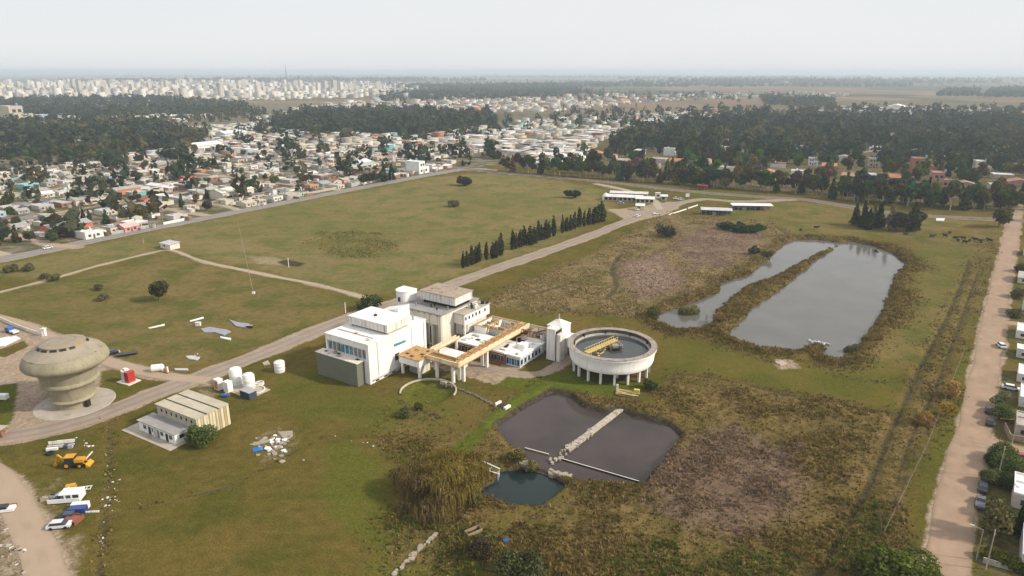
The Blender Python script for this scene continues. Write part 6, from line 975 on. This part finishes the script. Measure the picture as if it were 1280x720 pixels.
scrap((208,466), R(-20), 'rusty orange pump frame beside the horizontal tank', 'pump', [('base',(-.9,-.5,0,.9,.5,.3),RUST),('motor',(-.6,-.35,.3,.3,.35,1.4),paint('pump_orange',(.45,.22,.06))),('valve',(.35,-.2,.3,.8,.2,2.0),PWHITE)], 'pump_set'); scrap((2,500), 0, 'white gas tank in the green corner left of the tower', 'tank', [('shell',(-1.8,-.7,.4,1.8,.7,1.7),PLAST),('leg',(-1.3,-.4,0,-1.0,.4,.4),CONC),('leg',(1.0,-.4,0,1.3,.4,.4),CONC)], 'gas_tank'); scrap((15,416), R(-28), 'blue pickup truck with pale bed parked behind the tower', 'pickup', [('cab',(-2.4,-.9,.5,.2,.9,1.9),PBLUE),('cab_glass',(-1.9,-.92,1.2,-.4,.92,1.75),GLASS),('bed',(.25,-.9,.5,2.9,.9,1.1),STAINW),('wheel',(-1.8,-1.0,0,-1.0,1.0,.7),TYRE),('wheel',(1.5,-1.0,0,2.3,1.0,.7),TYRE)], 'blue_pickup')
wall_run('boundary_wall', [(-30,388),(0,400),(25,411),(54,421)], 1.3, CREAM, 'low beige boundary wall behind the water tower'); scrap((56,420), 0, 'white gate pillar at the end of the boundary wall', 'pillar', [('pillar',(-.5,-.5,0,.5,.5,2.6),PWHITE),('cap',(-.7,-.7,2.6,.7,.7,2.8),STAINW)], 'gate_pillar'); scrap((1,545), R(-5), 'small brick kiosk at the left edge of the road', 'kiosk', [('wall',(-1.2,-1.0,0,1.2,1.0,2.2),BRICK),('roof',(-1.4,-1.2,2.2,1.4,1.2,2.35),PAD)], 'brick_kiosk')
# ---- ponds: causeway, walls, pipes
CAUS = mat('causeway_concrete', (.46,.40,.32), var=.18, scale=.7, patch=((.30,.25,.19), .6, .58)); cw = empty('rubble_causeway', at(735, 540), 0, 'pale broken causeway crossing the sludge pond', 'causeway'); o0 = Vector((cw.location.x, cw.location.y, 0)); cw.location = o0; a, b_ = G(777,510,-.5), G(687,579,-.5); d_ = b_-a; nr_ = Vector((-d_.y, d_.x, 0)).normalized(); rs = random.Random(6)
for i in range(14): t0, t1 = i/18, (i+.93)/18; q0, q1 = a+d_*t0-o0, a+d_*t1-o0; MB().beam((q0.x,q0.y,-.7),(q1.x,q1.y,-.7+rs.uniform(-.04,.04)),rs.uniform(1.5,1.8),.55).build('deck_slab', CAUS, cw)
for i in range(34): t_ = .42+.58*i/34; q = a+d_*t_+nr_*rs.uniform(-.9,.9)-o0; s = rs.uniform(.25,.62); k = [(s*rs.uniform(.7,1.1)*math.cos(g), s*rs.uniform(.6,1.0)*math.sin(g)) for g in (.2,1.3,2.3,3.4,4.4,5.4)]; MB().prism(k, -1.3, [-.5+rs.uniform(0,.28) for _ in k]).build('stone', RUB if i % 3 else CONC, cw, (q.x, q.y, 0), rs.uniform(0,6))
def pond_wall(pa, pb, m_, lb, wd_=.35, zt=-.62):
    q, r_ = G(*pa, -.7), G(*pb, -.7); o = empty('pond_wall', (q.x, q.y, zt), 0, lb, 'wall'); n = max(2, int((r_-q).length/2.4)); d = (r_-q)/n
    for i in range(n): MB().beam((d.x*i,d.y*i,-.55),(d.x*(i+.98),d.y*(i+.98),-.55),wd_,1.1).build('panel', m_, o)
    MB().beam((0,0,.04),(r_.x-q.x,r_.y-q.y,.04),wd_*.5,.07).build('coping', COLW, o)
pond_wall((700,573),(799,602), DARK, 'dark straight concrete wall along the near side of the sludge pond'); pond_wall((656,560),(686,568), WOOD, 'thin timber wall at the left corner of the sludge pond')
for i, (x, y, s) in enumerate(((655,579,1.1),(660,581,.9),(690,589,1.2),(698,592,1.0),(706,592,.9),(712,594,.7),(684,582,1.2))):
    p = at(x, y); k = [(s*1.3*math.cos(g)*rs.uniform(.8,1.1), s*.8*math.sin(g)) for g in (0,1,2,3,4,5.2)]; o = empty('boulder', p, rs.uniform(0,6), f'pale boulder on the bank between the two ponds, {ORD(1+sorted((655,660,690,698,706,712,684)).index(x))} from the left', 'boulder', 'boulders between the ponds'); MB().prism(k, -.8, [rs.uniform(.2,.6) for _ in k]).build('stone', RUB, o)
p = at(614, 590); dk = empty('broken_jetty', p, R(-20), 'broken white-railed jetty at the left end of the teal pool', 'jetty'); MB().beam((-2.6,1.4,1.3),(2.0,.2,1.0),.25,.12).build('rail', COLW, dk); MB().beam((-.4,-.2,.2),(2.2,-.6,.2),.3,.15).build('plank', COLW, dk); [MB().tube((x,y_,-1.2),(x,y_,1.1),.09,n=6).build('post', COLW, dk) for x, y_ in ((-.2,.7),(1.8,.2),(-.2,-.3),(2.0,-1.0))]
p = at(620, 604); o = empty('skiff', (p.x, p.y, p.z+.05), R(50), 'small pale flat boat pulled up by the broken jetty', 'boat'); MB().prism([(-1.6,-.5),(1.2,-.5),(1.9,0),(1.2,.5),(-1.6,.5)], 0, [.5,.5,.7,.5,.5]).build('hull', COLW, o); B(-1.2,-.35,.5,1.0,.35,.56).build('inside', WOOD, o)
# ---- timber frame by the round tank
p = at(785, 494); tf = empty('timber_frame', p, R(-20), 'collapsed yellow timber and pipe frame in front of the round tank', 'frame'); B(-3.4,.2,-.2,-2.9,.6,2.6).build('post', COLW, tf); rs = random.Random(9)
for i in range(11): y0 = -1.6+i*.32; MB().beam((-3.0+rs.uniform(-.3,.5), y0, rs.uniform(.2,1.0)), (2.6+rs.uniform(-.6,.6), y0+rs.uniform(-.3,.3), rs.uniform(.2,1.0)), .22, .18).build('beam', (WOOD, YELLOW, OCHREL)[i % 3], tf)
B(1.4,.8,.9,2.9,1.6,1.6).build('yellow_box', paint('pale_yellow',(.62,.52,.10)), tf)
# ---- broken concrete path at the bottom, trough
rs = random.Random(12)
bp = empty('broken_path', at(520, 693), 0, 'line of broken pale concrete slabs in the weeds, bottom centre', 'path'); o0 = at(520, 693)
for i in range(13): t_ = i/12; x, y = 544-t_*52+rs.uniform(-2.2,2.2), 669+t_*48; q = at(x, y)-o0; s = rs.uniform(.3,.85); k = [(s*1.2*math.cos(g)*rs.uniform(.75,1.1), s*.75*math.sin(g)*rs.uniform(.8,1.1)) for g in (.1,1.0,2.0,3.1,4.2,5.2)]; MB().prism(k, -.2, [rs.uniform(.2,.4) for _ in k]).build('slab', RUB, bp, q, R(55)+rs.uniform(-.4,.4))
scrap((592,667), R(35), 'empty tilted wooden trough in the weeds', 'trough', [('floor',(-1.5,-.7,0,1.5,.7,.12),DARK),('side',(-1.5,-.75,.0,1.5,-.62,.8),WOOD),('side',(-1.5,.62,.0,1.5,.75,.8),WOOD),('end',(-1.6,-.75,.0,-1.5,.75,.8),WOOD),('end',(1.5,-.75,.0,1.6,.75,.8),WOOD)], 'wooden_trough'); scrap((632,676), R(30), 'small blue tarpaulin bundle lying in the weeds', 'tarpaulin', [('bundle',(-.5,-.35,0,.5,.35,.3),PBLUE),('fold',(-.3,-.5,0,.4,-.3,.15),PBLUE)], 'blue_bundle'); scrap((676,717), 0, 'pale round concrete lump at the bottom edge', 'lump', [('lump',(-.7,-.5,-.1,.7,.5,.6),RUB),('lump_top',(-.45,-.35,.6,.4,.35,.85),RUB)], 'concrete_lump')
# ---- row of boats at the lagoon spit
for i, x in enumerate((1014, 1018, 1022, 1027, 1033)):
    p = G(x, 427.5+i*.7, -.9); o = empty('small_boat', (p.x, p.y, -.95), R(100+i*9), f'small pale boat moored at the lagoon spit, {ORD(i+1)} from the left of five', 'boat', 'boats at the lagoon spit'); MB().prism([(-1.1,-.45),(.8,-.45),(1.4,0),(.8,.45),(-1.1,.45)], 0, [.5,.5,.65,.5,.5]).build('hull', (PSIL, PNAVY, PGREY, PWHITE, SHT)[i], o); B(-.9,-.3,.5,.7,.3,.54).build('cockpit', PGREY, o)
# ---- roadside stalls and canopies
for i, (x, y, L, w_, c_, rc, lb) in enumerate(((768,250,14,7,(.52,.36,.33),(.62,.60,.58),'pinkish stall building with pale roof at the left of the roadside stalls'),(788,251,16,6,(.46,.44,.43),(.68,.67,.66),'long grey-roofed stall row beside the plant road'),(806,253,12,6,(.58,.54,.50),(.70,.69,.67),'pale stall with white roof at the right end of the stall row'),(786,246,26,5,(.44,.40,.36),(.60,.58,.55),'rear stall row with a long pale roof'),(800,262,5,4,(.62,.58,.48),(.70,.66,.55),'small cream kiosk beside the two white cars'),(830,250,4,3.5,(.50,.55,.62),(.62,.64,.66),'small blue-grey kiosk at the road junction'))):
    p = at(x, y); o = empty('market_stall', p, R(-12), lb, 'stall'); h = 3.0; B(-L/2,-w_/2,0,L/2,w_/2,h).build('wall', HWALL, o, color=c_); MB().prism([(-L/2-.6,-w_/2-.9),(L/2+.6,-w_/2-.9),(L/2+.6,w_/2+.3),(-L/2-.6,w_/2+.3)], [h-.2,h-.2,h+.5,h+.5], [h-.08,h-.08,h+.62,h+.62]).build('roof', HROOF, o, color=rc)
    for k in range(int(L/3)): B(-L/2+.5+k*3,-w_/2-.06,.6,-L/2+2.4+k*3,-w_/2-.004,2.3).build('opening', DARK, o)
p = at(757, 250); o = empty('white_silo', p, 0, 'squat white silo at the left end of the roadside stalls', 'silo'); MB().lathe([(.01,0),(2.2,0),(2.2,3.4),(1.2,4.6),(.01,4.8)], 20).build('shell', PLAST, o, smooth=True); MB().cyl(0,0,4.7,5.3,.5,n=10).build('hatch', PSIL, o)
for i, (x, y, L, w_, rc, lb) in enumerate(((939,262,26,6,(.80,.79,.76),'long open shed with bright white roof beyond the scrub'),(895,268,19,7,(.52,.54,.53),'open shed with grey-green roof nearer the plant road'))):
    p = at(x, y); o = empty('open_shed', p, R(-4) if i == 0 else R(-12), lb, 'shed'); MB().prism([(-L/2,-w_/2),(L/2,-w_/2),(L/2,w_/2),(-L/2,w_/2)], [3.0,3.0,3.5,3.5], [3.2,3.2,3.7,3.7]).build('roof', HROOF if i else WHITER, o, color=rc); [B(-L/2+.3+k*(L-.8)/7, y_, 0, -L/2+.5+k*(L-.8)/7, y_+.2, 3.0).build('post', STEEL, o) for k in range(8) for y_ in (-w_/2+.2, w_/2-.5)]; B(-L/2+.5,w_/2-.25,0,L/2-.5,w_/2-.1,2.9).build('back_wall', BRICK if i else CONC, o); [B(-L/2+2+k*5,-w_/4,0,-L/2+4.5+k*5,w_/4,1.5).build('stored_goods', (PBLK, PGREY, PNAVY)[k % 3], o) for k in range(int(L/6))]
scrap((822,247), 0, 'small white kiosk by the link track', 'kiosk', [('wall',(-1.6,-1.2,0,1.6,1.2,3.4),PWHITE),('roof',(-1.9,-1.5,3.4,1.9,1.5,3.6),STAINW),('hatch',(-1.0,-1.26,1.0,1.0,-1.202,2.2),DARK)], 'white_kiosk'); scrap((859,250), 0, 'white roadside sign panel by the access road', 'sign', [('panel',(-1.3,-.08,2.2,1.3,.08,4.6),PWHITE),('post',(-.9,-.06,0,-.75,.06,2.2),STEEL),('post',(.75,-.06,0,.9,.06,2.2),STEEL)], 'road_sign'); scrap((878,237), R(-20), 'red-roofed bus shelter on the avenue', 'shelter', [('roof',(-4,-2,3.2,4,2,3.45),PRED),('back',(-3.6,1.6,0,3.6,1.8,3.2),BRICK),('post',(-3.6,-1.7,0,-3.4,-1.5,3.2),STEEL),('post',(3.4,-1.7,0,3.6,-1.5,3.2),STEEL)], 'bus_shelter')
for i, (a, b_) in enumerate((((836,269),(858,262)),((860,261),(872,257)))): wall_run('road_barrier', [a, b_], .7, WHITE, f"{('nearer','farther')[i]} low pale barrier at the road fork")
# ---- dark cattle in the paddock
def cow_mesh():
    b = MB(); P = [(-1.1,.95,.34,.36),(-.8,1.0,.46,.42),(-.2,.95,.50,.40),(.5,1.0,.50,.40),(.95,1.1,.40,.33),(1.25,1.3,.26,.22),(1.5,1.35,.22,.19),(1.85,1.12,.16,.13),(1.95,1.05,.05,.05)]; n = 10; V = []; Fs = []
    for x, zc, rz_, ry in P:
        for i in range(n): a = 2*math.pi*i/n; V.append((x, ry*math.cos(a), zc+rz_*math.sin(a)))
    for j in range(len(P)-1):
        for i in range(n): Fs.append((j*n+i, j*n+(i+1)%n, (j+1)*n+(i+1)%n, (j+1)*n+i))
    Fs += [tuple(range(n-1,-1,-1)), tuple(range((len(P)-1)*n, len(P)*n))]; b.add(V, Fs)
    for x, y_ in ((-.85,.22),(-.85,-.22),(.8,.2),(.8,-.2)): b.tube((x,y_,.75),(x-.08 if x < 0 else x,y_*1.05,.38),.15,.09,7); b.tube((x-.08 if x < 0 else x,y_*1.05,.40),(x,y_*1.05,0),.085,.07,7)
    b.tube((-1.1,0,1.15),(-1.28,0,.5),.05,.03,5); [b.tube((1.5,s_*.15,1.5),(1.45,s_*.38,1.5),.06,.03,5) for s_ in (-1,1)]; return b.mesh('hide', mat('cow_hide', (.022,.018,.016), rough=.7, var=.3))
CW = cow_mesh(); CX = ((1165,297),(1181,296.5),(1187,292),(1194,299),(1197,302),(1204,299),(1206,304),(1212,302),(1219,301),(1225,303),(1132,294),(1237,302),(1001,289),(1020,286))
for i, (x, y) in enumerate(CX): o = link('cow', CW, None, at(x, y), i*1.9); o.scale = (1.15,)*3; tag(o, f'small black cow grazing, {ORD(1+sorted(CX).index((x,y)))} from the left in the paddock beyond the lagoon', 'cow', 'black cows in the paddock')
# ---- paddock fence
fp = [(1150,268),(1170,282),(1235,285),(1250,296)]; 
for i, (a, b_) in enumerate((((1122,296),(1186,303)),((1150,306),(1200,312)),((1105,668),(1158,560)),((1158,560),(1205,440)))):
    q, r_ = at(*a), at(*b_); o = empty('wire_fence', (q.x,q.y,0), 0, ('upper wire fence in the cow paddock','lower wire fence in the cow paddock','near wire fence along the ditch by the gravel street','far wire fence along the ditch by the gravel street')[i], 'fence'); n = 9 if i < 2 else 16; d = (r_-q)/n
    for k in range(n+1): MB().tube((d.x*k,d.y*k,gz(q.x+d.x*k,q.y+d.y*k)-.2),(d.x*k,d.y*k,gz(q.x+d.x*k,q.y+d.y*k)+1.25),.07,n=5).build('post', WOOD, o)
    for h in (.6, 1.1): MB().tube((0,0,h),(r_.x-q.x,r_.y-q.y,h),.012,n=4).build('wire', STEEL, o)
# ================================================================== the air
hb = MB(); hb.box(-46500, -46500, -6, 46500, 46500, 116); hm = bpy.data.materials.new('haze'); hm.use_nodes = True; ht = hm.node_tree; ht.nodes.clear()
pv = ht.nodes.new('ShaderNodeVolumePrincipled'); pv.inputs['Color'].default_value = (.76,.88,1.0,1); pv.inputs['Density'].default_value = 1.3e-4; pv.inputs['Anisotropy'].default_value = 0.15
ho = ht.nodes.new('ShaderNodeOutputMaterial'); ht.links.new(pv.outputs[0], ho.inputs['Volume']); haze = hb.build('haze', hm); haze['kind'] = 'stuff'; tag(haze, 'pale bluish haze hanging over the plain', 'haze')
